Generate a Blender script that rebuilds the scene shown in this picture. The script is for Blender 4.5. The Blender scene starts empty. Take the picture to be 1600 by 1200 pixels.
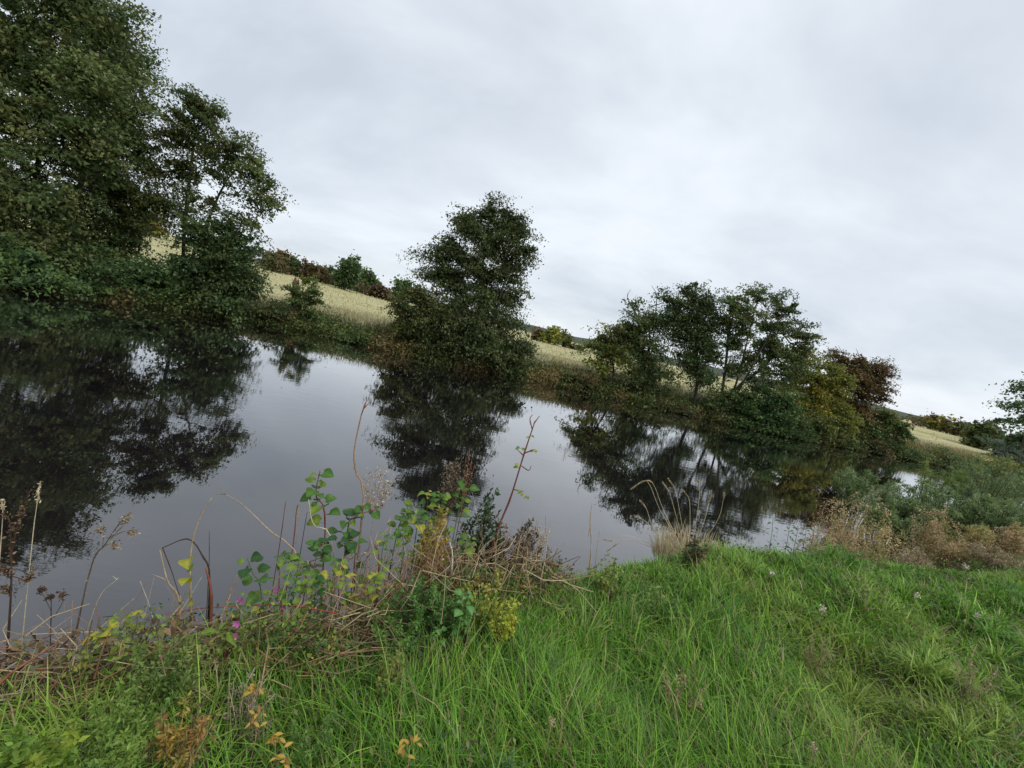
import bpy, math, random
import numpy as np
from mathutils import Matrix

SC = bpy.context.scene
COL = SC.collection
rng = np.random.default_rng(7)
random.seed(7)

# ------------------------------------------------------------------ camera
ROLL, PITCH, FPX, EYE = math.radians(13.0), math.radians(7.0), 700.0, 2.5
CAM = np.array([0.0, 0.0, EYE])
FWD = np.array([0, math.cos(PITCH), -math.sin(PITCH)])
UPV = np.array([0, math.sin(PITCH), math.cos(PITCH)])
RGT = np.array([1.0, 0, 0])
RC = math.cos(ROLL) * RGT + math.sin(ROLL) * UPV
UC = -math.sin(ROLL) * RGT + math.cos(ROLL) * UPV
cd = bpy.data.cameras.new('camera'); cam = bpy.data.objects.new('camera', cd); COL.objects.link(cam)
cd.sensor_width = 36.0; cd.lens = 36.0 * FPX / 1600.0; cd.clip_start = 0.05; cd.clip_end = 20000
M4 = Matrix.Identity(4)
for i in range(3):
    M4[i][0], M4[i][1], M4[i][2], M4[i][3] = RC[i], UC[i], -FWD[i], CAM[i]
cam.matrix_world = M4
SC.camera = cam

# ------------------------------------------------------------------ sky, sun, exposure
SUN_EL, SUN_AZ = math.radians(50), math.radians(128)      # azimuth clockwise from +Y
W = bpy.data.worlds.new('World'); SC.world = W; W.use_nodes = True
nt = W.node_tree; nt.nodes.clear()
def wn(t, **k):
    n = nt.nodes.new(t)
    for a, b in k.items(): setattr(n, a, b)
    return n
wo = wn('ShaderNodeOutputWorld'); bg = wn('ShaderNodeBackground'); nt.links.new(bg.outputs[0], wo.inputs[0])
bg.inputs[1].default_value = 0.1
sky = wn('ShaderNodeTexSky', sky_type='NISHITA'); sky.sun_disc = False
sky.sun_elevation = SUN_EL; sky.sun_rotation = SUN_AZ
geo = wn('ShaderNodeTexCoord'); sep = wn('ShaderNodeSeparateXYZ'); nt.links.new(geo.outputs['Generated'], sep.inputs[0])
def wm(op, a, b=None):
    n = wn('ShaderNodeMath', operation=op)
    for i, v in enumerate((a, b)):
        if v is None: continue
        if isinstance(v, (int, float)): n.inputs[i].default_value = v
        else: nt.links.new(v, n.inputs[i])
    return n.outputs[0]
den = wm('ADD', wm('MAXIMUM', sep.outputs[2], 0.0), 0.34)
cx = wm('DIVIDE', sep.outputs[0], den); cy = wm('DIVIDE', sep.outputs[1], den)
cmb = wn('ShaderNodeCombineXYZ'); nt.links.new(cx, cmb.inputs[0]); nt.links.new(cy, cmb.inputs[1])
n1 = wn('ShaderNodeTexNoise'); n1.inputs['Scale'].default_value = 1.25; n1.inputs['Detail'].default_value = 5; n1.inputs['Roughness'].default_value = 0.56
n1.inputs['Distortion'].default_value = 0.25
mp = wn('ShaderNodeMapping'); mp.inputs['Scale'].default_value = (0.9, 1.2, 1); mp.inputs['Rotation'].default_value = (0, 0, 0.35); mp.inputs['Location'].default_value = (3.1, 1.7, 0)
nt.links.new(cmb.outputs[0], mp.inputs[0]); nt.links.new(mp.outputs[0], n1.inputs['Vector'])
rmp = wn('ShaderNodeValToRGB'); nt.links.new(n1.outputs[0], rmp.inputs[0])
rmp.color_ramp.elements[0].position = 0.30; rmp.color_ramp.elements[0].color = (0.490, 0.540, 0.604, 1)
rmp.color_ramp.elements[1].position = 0.66; rmp.color_ramp.elements[1].color = (0.725, 0.768, 0.818, 1)
scl = wn('ShaderNodeVectorMath', operation='SCALE'); nt.links.new(rmp.outputs[0], scl.inputs[0]); scl.inputs['Scale'].default_value = 8.0
mx = wn('ShaderNodeMix', data_type='RGBA'); mx.inputs[0].default_value = 0.93
nt.links.new(sky.outputs[0], mx.inputs[6]); nt.links.new(scl.outputs[0], mx.inputs[7]); nt.links.new(mx.outputs[2], bg.inputs[0])

sd = bpy.data.lights.new('sun', 'SUN'); sun = bpy.data.objects.new('sun', sd); COL.objects.link(sun)
sd.energy = 1.5; sd.angle = math.radians(25); sd.color = (1.0, 0.95, 0.88)
sdir = np.array([math.sin(SUN_AZ) * math.cos(SUN_EL), math.cos(SUN_AZ) * math.cos(SUN_EL), math.sin(SUN_EL)])
from mathutils import Vector
sun.rotation_euler = Vector(sdir).to_track_quat('Z', 'Y').to_euler()
sun.location = (0, 0, 60)
SC.view_settings.view_transform = 'Standard'; SC.view_settings.look = 'None'
SC.view_settings.exposure = 0.68; SC.view_settings.gamma = 1.0; SC.view_settings.use_curve_mapping = False
SC.render.engine = 'CYCLES'
SC.cycles.max_bounces = 6; SC.cycles.transparent_max_bounces = 4; SC.cycles.use_denoising = True
SC.cycles.caustics_reflective = False; SC.cycles.caustics_refractive = False

# ------------------------------------------------------------------ photograph -> place
def ray(px, py): return FWD * FPX + (px - 800) * RC - (py - 600) * UC
def atY(px, py, Y):
    d = ray(px, py); return CAM + d * (Y / d[1])
def onz(px, py, z):
    d = ray(px, py); return CAM + d * ((z - EYE) / d[2])
def proj(P):
    v = np.asarray(P) - CAM; k = v @ FWD
    return 800 + FPX * (v @ RC) / k, 600 - FPX * (v @ UC) / k
def sst(a): a = np.clip(a, 0, 1); return a * a * (3 - 2 * a)

# smooth value noise for terrain and for the drift of grass
_tab = np.random.default_rng(3).random((256, 256))
def vnoise(x, y):
    x = np.asarray(x, float); y = np.asarray(y, float)
    ix = np.floor(x).astype(int); iy = np.floor(y).astype(int); fx = sst(x - ix); fy = sst(y - iy)
    a = _tab[ix & 255, iy & 255]; b = _tab[(ix + 1) & 255, iy & 255]; c = _tab[ix & 255, (iy + 1) & 255]; d = _tab[(ix + 1) & 255, (iy + 1) & 255]
    return (a * (1 - fx) + b * fx) * (1 - fy) + (c * (1 - fx) + d * fx) * fy
def fnoise(x, y): return 0.55 * vnoise(x, y) + 0.3 * vnoise(2.1 * x + 7, 2.1 * y + 3) + 0.15 * vnoise(4.3 * x + 1, 4.3 * y + 9)

NX = [-80, -40, -12, -3, -1.48, -1.03, -0.83, -0.46, -0.27, 0.26, 0.69, 1.24, 2.2, 3.58, 4.89, 6.54, 10, 20, 35, 60, 120]
NY = [-40, -18, -5, 0.75, 1.40, 1.68, 1.78, 1.98, 2.25, 2.55, 2.85, 3.3, 3.95, 4.5, 4.85, 5.3, 6.6, 12, 20, 34, 60]
FX = [-90, -45, -30, -20, -17, -16.5, -15.5, -14.2, -12.5, -9.7, -6, -3, 0, 3.4, 6.8, 10.6, 13.6, 18.9, 24.4, 29.9, 45, 70, 120]
FY = [-12, 1, 5.5, 11.5, 14.9, 16.3, 17.9, 19.6, 21.6, 22.2, 21.8, 22.2, 23.3, 23.8, 24.1, 24.6, 24.6, 26.2, 28.2, 29.8, 37, 52, 80]
def yn(x): return np.interp(x, NX, NY)
def yf(x): return np.interp(x, FX, FY)
def slope_f(x): return (yf(np.asarray(x) + .6) - yf(np.asarray(x) - .6)) / 1.2
def rise(x, y):
    return np.clip(-(x + 2), 0, 400) * 0.052 * sst((y - 22) / 85) + 0.25 * fnoise(x * .08, y * .08) - 0.25 * sst((x - 5) / 30) + 1.1 * sst((x - 22) / 14) * sst((y - 36) / 22)
def terrain(x, y):
    x = np.asarray(x, float); y = np.asarray(y, float)
    dn = y - yn(x); w = 1.15 + 3.6 * sst((x - 5.5) / 3.5) - 0.25 * sst((-x) / 2)
    top = 0.9 + (0.11 * (fnoise(x * .9, y * .9) - .5) + .09 * (vnoise(x * 2.3 + 9, y * 2.3) - .5)) * 2 * sst((-dn) / .4 + .3)
    zn = top - (0.9 + 0.55) * sst(dn / w) ** 0.9 - 0.6 * sst((dn - w) / 2.0)
    df = (y - yf(x)) / np.sqrt(1 + slope_f(x) ** 2)
    zf = -1.1 + (1.1 - 0.06) * sst((df + 1.6) / 1.6) + 0.92 * sst((df + .1) / 1.9) + np.where(df > 0, rise(x, y), 0) * sst(df / 4)
    return np.where(dn > (df * 0 + (yf(x) - yn(x)) * .5), zf, zn)
def hit(px, py):
    d = ray(px, py); d = d / np.linalg.norm(d); t = np.arange(0.8, 200, 0.02)
    P = CAM + d * t[:, None]; below = P[:, 2] < terrain(P[:, 0], P[:, 1])
    return P[np.argmax(below)] if below.any() else P[-1]
def hit_h(px, py, h):
    d = ray(px, py); d = d / np.linalg.norm(d); t = np.arange(0.8, 60, 0.01)
    P = CAM + d * t[:, None]; below = P[:, 2] < terrain(P[:, 0], P[:, 1]) + h
    return P[np.argmax(below)]
def ground(x, y): return np.array([x, y, float(terrain(x, y))])

# ------------------------------------------------------------------ mesh helpers
def mesh_data(name, V, Q=None, T=None, col=None, mat=None, smooth=False):
    V = np.asarray(V, np.float32).reshape(-1, 3)
    me = bpy.data.meshes.new(name)
    fs = []; nf4 = 0 if Q is None else len(Q); nf3 = 0 if T is None else len(T)
    loops = np.concatenate([np.asarray(a, np.int32).ravel() for a in (Q, T) if a is not None and len(a)])
    starts = np.concatenate([np.arange(nf4) * 4, nf4 * 4 + np.arange(nf3) * 3]).astype(np.int32)
    tot = np.concatenate([np.full(nf4, 4), np.full(nf3, 3)]).astype(np.int32)
    me.vertices.add(len(V)); me.vertices.foreach_set('co', V.ravel())
    me.loops.add(len(loops)); me.loops.foreach_set('vertex_index', loops)
    me.polygons.add(nf4 + nf3); me.polygons.foreach_set('loop_start', starts); me.polygons.foreach_set('loop_total', tot)
    if smooth: me.polygons.foreach_set('use_smooth', np.ones(nf4 + nf3, bool))
    if col is not None:
        c = np.ones((len(V), 4), np.float32); c[:, :3] = col
        at = me.attributes.new('tint', 'FLOAT_COLOR', 'POINT'); at.data.foreach_set('color', c.ravel())
    if mat: me.materials.append(mat)
    me.update(calc_edges=True)
    return me
def obj(name, me, parent=None, loc=(0, 0, 0)):
    o = bpy.data.objects.new(name, me); COL.objects.link(o); o.location = loc
    if parent: o.parent = parent
    return o
def tag(o, label=None, cat=None, group=None, kind=None):
    if label: o['label'] = label
    if cat: o['category'] = cat
    if group: o['group'] = group
    if kind: o['kind'] = kind
    return o
def thing(name, label, cat, loc, group=None):
    o = bpy.data.objects.new(name, None); COL.objects.link(o); o.location = tuple(float(v) for v in loc); o.empty_display_size = .2
    return tag(o, label, cat, group)
def part(name, V, Q=None, T=None, col=None, mat=None, parent=None, smooth=False, label=None):
    V = np.asarray(V, float).reshape(-1, 3)
    if parent is not None:
        off = np.zeros(3); p = parent
        while p: off += np.array(p.location); p = p.parent
        V = V - off
    o = obj(name, mesh_data(name, V, Q, T, col, mat, smooth), parent)
    if label: o['label'] = label
    return o

def unit(v): v = np.asarray(v, float); return v / np.maximum(np.linalg.norm(v, axis=-1, keepdims=True), 1e-9)
def frusta(P0, P1, R0, R1, k=5):
    """many tapered tubes at once"""
    P0 = np.atleast_2d(P0); P1 = np.atleast_2d(P1); n = len(P0)
    d = unit(P1 - P0); h = np.where(np.abs(d[:, 2:3]) > .9, np.array([[1., 0, 0]]), np.array([[0., 0, 1]]))
    a = unit(np.cross(d, h)); b = np.cross(d, a)
    th = np.arange(k) * 2 * np.pi / k
    ring = a[:, None] * np.cos(th)[None, :, None] + b[:, None] * np.sin(th)[None, :, None]
    V = np.stack([P0[:, None] + ring * np.reshape(R0, (-1, 1, 1)), P1[:, None] + ring * np.reshape(R1, (-1, 1, 1))], 1).reshape(-1, 3)
    i = np.arange(k); j = (i + 1) % k
    q = np.stack([i, j, j + k, i + k], 1)
    Q = (q[None] + (np.arange(n) * 2 * k)[:, None, None]).reshape(-1, 4)
    return V, Q
def tube(P, R, k=6):
    """one continuous tapered tube with a closed tip"""
    P = np.asarray(P, float); n = len(P); R = np.broadcast_to(R, (n,))
    d = unit(np.gradient(P, axis=0)); V = []
    a = unit(np.cross(d[0], [0.3, 0.9, 0.2]))
    for i in range(n):
        a = unit(a - d[i] * (a @ d[i])); b = np.cross(d[i], a)
        th = np.arange(k) * 2 * np.pi / k
        V.append(P[i] + (np.cos(th)[:, None] * a + np.sin(th)[:, None] * b) * R[i])
    V = np.concatenate(V); Q = []
    for s in range(n - 1):
        for i in range(k): Q.append((s * k + i, s * k + (i + 1) % k, (s + 1) * k + (i + 1) % k, (s + 1) * k + i))
    T = [((n - 1) * k, (n - 1) * k + i, (n - 1) * k + i + 1) for i in range(1, k - 1)]
    return V, np.array(Q), np.array(T)
def spline(P, n=14):
    P = np.asarray(P, float); m = len(P)
    if m == 2: return P[0] + (P[1] - P[0]) * np.linspace(0, 1, n)[:, None]
    E = np.vstack([2 * P[0] - P[1], P, 2 * P[-1] - P[-2]]); out = []
    for t in np.linspace(0, m - 1 - 1e-6, n):
        i = int(t); u = t - i; a, b, c, d = E[i:i + 4]
        out.append(.5 * ((2 * b) + (c - a) * u + (2 * a - 5 * b + 4 * c - d) * u * u + (3 * b - a - 3 * c + d) * u ** 3))
    return np.array(out)
def diamonds(C, A, N, L, Wd):
    """leaf blades: a kite per leaf, widest a third of the way along, folded a little at the midrib"""
    A = unit(A); B = unit(np.cross(N, A)); N2 = np.cross(A, B)
    L = np.reshape(L, (-1, 1)); Wd = np.reshape(Wd, (-1, 1))
    V = np.stack([C - A * L * .5, C - A * L * .08 + B * Wd * .5 + N2 * Wd * .15, C + A * L * .5, C - A * L * .08 - B * Wd * .5 + N2 * Wd * .15], 1).reshape(-1, 3)
    Q = np.arange(len(C) * 4).reshape(-1, 4)
    return V, Q
def merge(parts):
    """[(V,Q,col or None)] -> V,Q,col"""
    Vs, Qs, Cs, o = [], [], [], 0
    for V, Q, c in parts:
        Vs.append(V); Qs.append(np.asarray(Q) + o); o += len(V)
        Cs.append(np.broadcast_to(c, (len(V), 3)))
    return np.concatenate(Vs), np.concatenate(Qs), np.concatenate(Cs)

# ------------------------------------------------------------------ materials
def mat(name):
    m = bpy.data.materials.new(name); m.use_nodes = True; t = m.node_tree; t.nodes.clear()
    o = t.nodes.new('ShaderNodeOutputMaterial'); b = t.nodes.new('ShaderNodeBsdfPrincipled'); t.links.new(b.outputs[0], o.inputs[0])
    return m, t, b, o
def ramp(t, src, stops):
    r = t.nodes.new('ShaderNodeValToRGB'); t.links.new(src, r.inputs[0]); e = r.color_ramp.elements
    while len(e) < len(stops): e.new(0.5)
    for i, (p, c) in enumerate(stops): e[i].position = p; e[i].color = (*c, 1)
    return r.outputs[0]
def noise(t, scale, detail=4, rough=.55, vec=None, co='Object'):
    n = t.nodes.new('ShaderNodeTexNoise'); n.inputs['Scale'].default_value = scale; n.inputs['Detail'].default_value = detail; n.inputs['Roughness'].default_value = rough
    if vec is None:
        c = t.nodes.new('ShaderNodeTexCoord'); vec = c.outputs[co]
    t.links.new(vec, n.inputs['Vector']); return n.outputs[0]
def bump(t, b, src, strength, dist=.02):
    n = t.nodes.new('ShaderNodeBump'); n.inputs['Strength'].default_value = strength; n.inputs['Distance'].default_value = dist
    t.links.new(src, n.inputs['Height']); t.links.new(n.outputs[0], b.inputs['Normal'])
def tint_mat(name, rough=.5, spec=.3, trans=.3, speck=120.0):
    m, t, b, o = mat(name)
    a = t.nodes.new('ShaderNodeAttribute'); a.attribute_name = 'tint'
    nz = noise(t, speck, 2)
    hv = t.nodes.new('ShaderNodeMapRange'); t.links.new(nz, hv.inputs[0]); hv.inputs[1].default_value = .3; hv.inputs[2].default_value = .7; hv.inputs[3].default_value = .8; hv.inputs[4].default_value = 1.2
    s = t.nodes.new('ShaderNodeVectorMath'); s.operation = 'SCALE'; t.links.new(a.outputs['Color'], s.inputs[0]); t.links.new(hv.outputs[0], s.inputs['Scale'])
    t.links.new(s.outputs[0], b.inputs['Base Color']); b.inputs['Roughness'].default_value = rough; b.inputs['Specular IOR Level'].default_value = spec
    if trans > 0:
        tr = t.nodes.new('ShaderNodeBsdfTranslucent'); t.links.new(s.outputs[0], tr.inputs[0])
        mxs = t.nodes.new('ShaderNodeMixShader'); mxs.inputs[0].default_value = trans
        t.links.new(b.outputs[0], mxs.inputs[1]); t.links.new(tr.outputs[0], mxs.inputs[2]); t.links.new(mxs.outputs[0], o.inputs[0])
    return m
M = {}
M['leaf'] = tint_mat('tree_leaf', .5, .3, .4, 3); M['willow'] = tint_mat('willow_leaf', .45, .35, .5, 20)
M['herb'] = tint_mat('herb_leaf', .45, .3, .35, 90)
M['grass'] = tint_mat('grass_blade', .45, .3, .35, 25)
M['dry'] = tint_mat('dry_stem', .75, .15, .1, 60)
m, t, b, o = mat('bark'); n_ = noise(t, 9, 6)
t.links.new(ramp(t, n_, [(.3, (.018, .015, .012)), (.55, (.05, .043, .033)), (.75, (.11, .10, .08))]), b.inputs['Base Color'])
b.inputs['Roughness'].default_value = .9; bump(t, b, n_, .6, .05); M['bark'] = m
m, t, b, o = mat('bare_wood'); n_ = noise(t, 6, 5)
t.links.new(ramp(t, n_, [(.3, (.05, .028, .02)), (.6, (.11, .06, .04)), (.8, (.19, .12, .08))]), b.inputs['Base Color'])
b.inputs['Roughness'].default_value = .9; bump(t, b, n_, .6, .05); M['stump'] = m
m, t, b, o = mat('soil'); n_ = noise(t, 3.5, 8, .65)
t.links.new(ramp(t, n_, [(.3, (.020, .018, .010)), (.5, (.045, .05, .018)), (.7, (.07, .09, .028))]), b.inputs['Base Color'])
b.inputs['Roughness'].default_value = .95; bump(t, b, n_, .8, .05); M['soil'] = m
m, t, b, o = mat('meadow_turf')
tcm = t.nodes.new('ShaderNodeTexCoord'); mpm = t.nodes.new('ShaderNodeMapping'); mpm.inputs['Scale'].default_value = (.35, 1.5, 1); t.links.new(tcm.outputs['Object'], mpm.inputs[0])
n_ = noise(t, .45, 8, .72, mpm.outputs[0]); n2 = noise(t, 5.5, 6, .7)
c1 = ramp(t, n_, [(.34, (.22, .25, .09)), (.45, (.40, .385, .20)), (.55, (.52, .48, .31)), (.68, (.29, .31, .13))])
c2 = ramp(t, n2, [(.3, (.55, .55, .5)), (.7, (1.25, 1.22, 1.15))])
mm = t.nodes.new('ShaderNodeMix'); mm.data_type = 'RGBA'; mm.blend_type = 'MULTIPLY'; mm.inputs[0].default_value = 1
t.links.new(c1, mm.inputs[6]); t.links.new(c2, mm.inputs[7]); t.links.new(mm.outputs[2], b.inputs['Base Color'])
b.inputs['Roughness'].default_value = 1; b.inputs['Specular IOR Level'].default_value = .1; bump(t, b, n2, 1, .15); M['meadow'] = m
m, t, b, o = mat('hill_cover'); n_ = noise(t, .02, 6, .7)
t.links.new(ramp(t, n_, [(.35, (.022, .035, .022)), (.6, (.045, .06, .03)), (.75, (.10, .10, .05))]), b.inputs['Base Color']); b.inputs['Roughness'].default_value = 1; M['hill'] = m
# water: murky brown body under a clear surface, calm, with faint wind ripples
m, t, b, o = mat('river_water')
b.inputs['Base Color'].default_value = (.008, .006, .008, 1); b.inputs['Coat Weight'].default_value = 1; b.inputs['Coat IOR'].default_value = 1.6; b.inputs['Coat Roughness'].default_value = 0; b.inputs['Roughness'].default_value = 0; b.inputs['IOR'].default_value = 1.6
tc = t.nodes.new('ShaderNodeTexCoord'); mpg = t.nodes.new('ShaderNodeMapping'); mpg.inputs['Rotation'].default_value = (0, 0, math.radians(-24)); mpg.inputs['Scale'].default_value = (1, 2.6, 1)
t.links.new(tc.outputs['Object'], mpg.inputs[0])
na = noise(t, 2.2, 3, .5, mpg.outputs[0]); nb = noise(t, .28, 3, .5, tc.outputs['Object']); nc = noise(t, 9, 2, .5, mpg.outputs[0])
gate = t.nodes.new('ShaderNodeMapRange'); t.links.new(nb, gate.inputs[0]); gate.inputs[1].default_value = .42; gate.inputs[2].default_value = .66; gate.inputs[3].default_value = .12; gate.inputs[4].default_value = 1
ad = t.nodes.new('ShaderNodeMath'); ad.operation = 'MULTIPLY_ADD'; t.links.new(nc, ad.inputs[0]); ad.inputs[1].default_value = .16; t.links.new(na, ad.inputs[2])
ml = t.nodes.new('ShaderNodeMath'); ml.operation = 'MULTIPLY'; t.links.new(ad.outputs[0], ml.inputs[0]); t.links.new(gate.outputs[0], ml.inputs[1])
bump(t, b, ml.outputs[0], .5, .0042); t.links.new(b.inputs['Normal'].links[0].from_socket, b.inputs['Coat Normal']); M['water'] = m

# ------------------------------------------------------------------ ground, water, hills
def axis(lo, hi, step, far):
    a = list(np.arange(lo, hi + 1e-6, step)); s = step
    while a[-1] < far: s *= 1.28; a.append(a[-1] + s)
    s = step
    while a[0] > -far: s *= 1.28; a.insert(0, a[0] - s)
    return np.array(a)
gx = axis(-24, 36, .2, 3000); gy = axis(-2.5, 34, .2, 3000)
GX, GY = np.meshgrid(gx, gy); GZ = terrain(GX, GY)
far = np.maximum(np.abs(GX), np.abs(GY)); GZ = np.where(far > 140, np.minimum(GZ, 1.2), GZ)
nxg, nyg = len(gx), len(gy); ii = np.arange(nxg * nyg).reshape(nyg, nxg)
Qg = np.stack([ii[:-1, :-1], ii[:-1, 1:], ii[1:, 1:], ii[1:, :-1]], -1).reshape(-1, 4)
g = obj('ground', mesh_data('ground', np.stack([GX, GY, GZ], -1), Qg, None, None, M['soil'], True)); tag(g, kind='structure')
g.data.materials.append(M['meadow'])
fc = np.stack([GX, GY], -1).reshape(-1, 2)[Qg].mean(1)
ismead = (fc[:, 1] > yf(fc[:, 0]) + 1.2).astype(np.int32)
g.data.polygons.foreach_set('material_index', ismead)
xs = np.array([-120, 120.]); ys = np.array([-60, 90.])
w = obj('river_water', mesh_data('river_water', [(-120, -60, 0), (120, -60, 0), (120, 90, 0), (-120, 90, 0)], [(0, 1, 2, 3)], None, None, M['water'])); tag(w, kind='structure')

def ridge(name, Y, x0, x1, base, h, seed, n=120):
    xs = np.linspace(x0, x1, n); hh = base + h * (.35 + .65 * fnoise(xs / 260 + seed, xs * 0 + seed)) + 5 * vnoise(xs / 14, xs * 0 + seed) * np.minimum(1, Y / 900)
    rows = []
    for k, (dy, s) in enumerate([(-160, 0), (-100, .4), (-50, .75), (0, 1), (120, .8), (300, 0)]):
        rows.append(np.stack([xs, np.full(n, Y + dy), 0.5 + (hh) * s], 1))
    V = np.concatenate(rows); ii = np.arange(6 * n).reshape(6, n)
    Q = np.stack([ii[:-1, :-1], ii[:-1, 1:], ii[1:, 1:], ii[1:, :-1]], -1).reshape(-1, 4)
    tag(obj(name, mesh_data(name, V, Q, None, None, M['hill'], True)), kind='structure')
ridge('hills', 1000, -1900, 1900, 5, 13, 4.3)

# ------------------------------------------------------------------ trees
def palette(pal, n, r=None):
    r = rng if r is None else r
    pal = np.array(pal); k = r.integers(0, len(pal), n); j = r.integers(0, len(pal), n); u = r.random((n, 1))
    return pal[k] * u + pal[j] * (1 - u)
ALDER = [(0.073, 0.122, 0.041), (0.098, 0.146, 0.045), (0.126, 0.162, 0.053), (0.162, 0.179, 0.057)]
DARK = [(0.058, 0.105, 0.041), (0.078, 0.13, 0.047), (0.101, 0.144, 0.047)]
OLIVE = [(0.113, 0.144, 0.043), (0.147, 0.166, 0.051), (0.082, 0.117, 0.035), (0.186, 0.173, 0.055)]
YELG = [(0.274, 0.293, 0.055), (0.196, 0.235, 0.051), (0.392, 0.332, 0.058), (0.138, 0.177, 0.047)]
RUST = [(.135, .082, .038), (.18, .10, .045), (.11, .088, .036), (.14, .125, .042)]
_ = [(0.123, 0.046, 0.026), (0.174, 0.065, 0.029), (0.08, 0.051, 0.026), (0.109, 0.08, 0.029)]
BROWN = [(.15, .11, .055), (.11, .09, .042), (.18, .125, .055), (.08, .085, .036)]
BUSHY = [(0.081, 0.143, 0.045), (0.112, 0.183, 0.053), (0.06, 0.112, 0.041)]

def build_tree(name, label, cat, trunk_px, Y, lobes, pal, r_tip=.007, dens=5.2, lpc=112, lsize=.10, lw=.62, sig=.30, group=None,
               multi=None, seed=0, bare=None, drop=.35, leafmat='leaf', ymid=None, woodmat='bark', maxr=.3, flat=.55):
    """trunk_px: [(px,py)...] from foot to top; lobes: (px,py,rx,ry[,dy[,density]]) crown masses; everything is turned into metres at depth Y"""
    r = np.random.default_rng(seed + 100)
    for _ in range(3):
        if Y < 33: Y = max(Y, float(yf(atY(*trunk_px[0], Y)[0])) + (.25 if cat == 'bush' else .8))
    tr = [atY(px, py, Y) for px, py in trunk_px]
    foot = tr[0].copy(); foot[2] = min(foot[2], float(terrain(foot[0], foot[1])) - .1); tr[0] = foot
    stems = [spline(tr, 12)]
    for st in (multi or []):
        stems.append(spline([foot + np.array([.12 * len(stems), .1, 0])] + [atY(px, py, Y + (.5 if len(stems) % 2 else -.5)) for px, py in st], 10))
    nodes, par = [], []
    for st in stems:
        for i, p in enumerate(st):
            par.append(-1 if i == 0 else len(nodes) - 1); nodes.append(p)
    tips = []; cl = []; cb = []; cq = []
    for lb in lobes:
        px, py, rx, ry = lb[:4]; dy = lb[4] if len(lb) > 4 else 0; dn = lb[5] if len(lb) > 5 else 1
        c = atY(px, py, Y + dy); sc = ((c - CAM) @ FWD) / FPX; ax, az = rx * sc, ry * sc; ay = .5 * (ax + az) * .9
        ax, ay, az = ax * 1.08, ay * 1.08, az * 1.08; n = max(4, int(np.pi * ax * az * dens * dn * 1.6))
        q_ = r.random((n, 1)) ** .42; u = unit(r.normal(size=(n, 3))) * q_; cq.append(np.where(q_[:, 0] < .70, 1.5, 1.0))
        P = c + u * np.array([ax, ay, az]); P[:, 2] = np.maximum(P[:, 2], .15 + .2 * r.random(n))
        hub = c - np.array([0, 0, az * .3])
        tips.append((hub, P)); cl.append(P); cb.append(r.normal(0, 1) * np.ones(n))
    # limbs to each mass, then twigs, each joined to the nearest wood that lies lower and further in
    order = np.argsort([np.min(np.linalg.norm(np.array(nodes) - h, axis=1)) for h, _ in tips])
    def attach(p, mid=1, jit=.12):
        N = np.array(nodes); d = np.linalg.norm(N - p, axis=1) + 1.1 * np.maximum(0, N[:, 2] - p[2] + .1)
        k = int(np.argmin(d)); a = N[k]; L = np.linalg.norm(p - a); prev = k
        for s in range(1, mid + 1):
            q = a + (p - a) * s / (mid + 1) + r.normal(0, jit * L * .5, 3) + np.array([0, 0, L * .06 * (1 - s / (mid + 1))])
            par.append(prev); nodes.append(q); prev = len(nodes) - 1
        par.append(prev); nodes.append(p); return len(nodes) - 1
    for i in order: attach(tips[i][0], 3, .10)
    allP = np.concatenate([tips[i][1] for i in order])
    tipn = [attach(p, 1, .14) for p in allP]
    N = np.array(nodes); par_ = np.array(par); cnt = np.zeros(len(N))
    cnt[tipn] = 1
    for i in range(len(N) - 1, -1, -1):
        if par_[i] >= 0: cnt[par_[i]] += max(cnt[i], .3)
    rad = np.minimum(r_tip * np.maximum(cnt, .6) ** .47, maxr)
    e = np.where(par_ >= 0)[0]
    r0 = np.minimum(rad[par_[e]], rad[e] * 1.7 + .004)
    isT = e < sum(len(s) for s in stems)
    root = thing(name, label, cat, foot, group)
    wood = []
    for sel, k, rr in ((isT, 8, rad[par_[e]]), (~isT, 4, r0)):
        ee = e[sel]
        if len(ee): wood.append((*frusta(N[par_[ee]], N[ee], rr[sel], rad[ee], k), np.zeros(3)))
    V, Q, _ = merge(wood); part('trunk', V, Q, None, None, M[woodmat], root, True)
    # bare dead twigs standing out of the top
    for tw in (bare or []):
        V, Q, T = tube(spline([atY(px, py, Y) for px, py in tw], 9), np.linspace(.035, .008, 9), 5); part('dead_branch', V, Q, T, None, M[woodmat], root, True)
    # leaves
    P = np.concatenate(cl); B = np.concatenate(cb); SZ = np.concatenate(cq); keep = r.random(len(P)) > .06
    P, B, SZ = P[keep], B[keep], SZ[keep]; n = len(P)
    m_ = np.maximum(6, (lpc * min(1.6, (.10 / lsize) ** 2) * r.uniform(.45, 1.5, n)).astype(int)); idx = np.repeat(np.arange(n), m_)
    ctr = P.mean(0); outd = unit(P - ctr); ax1 = unit(outd + r.normal(0, .5, (n, 3)) + np.array([0, 0, -.1]))
    s = sig * r.uniform(.65, 1.45, n) * np.where(SZ > 1, .75, 1)
    ax1[:, 2] *= .55; ax1 = unit(ax1); sd1 = unit(np.cross(ax1, np.tile([0, 0, 1.], (n, 1))) + r.normal(0, .15, (n, 3))); up1 = np.cross(sd1, ax1)
    g_ = np.clip(r.normal(size=(len(idx), 3)), -1.9, 1.9) * s[idx][:, None] * np.array([1.45, .95, flat * .62])
    C = P[idx] + ax1[idx] * g_[:, :1] + sd1[idx] * g_[:, 1:2] + up1[idx] * g_[:, 2:]
    C[:, 2] -= drop * (g_[:, 0] ** 2 + g_[:, 1] ** 2); C[:, 2] = np.maximum(C[:, 2], .06 + .1 * r.random(len(C)))
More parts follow.
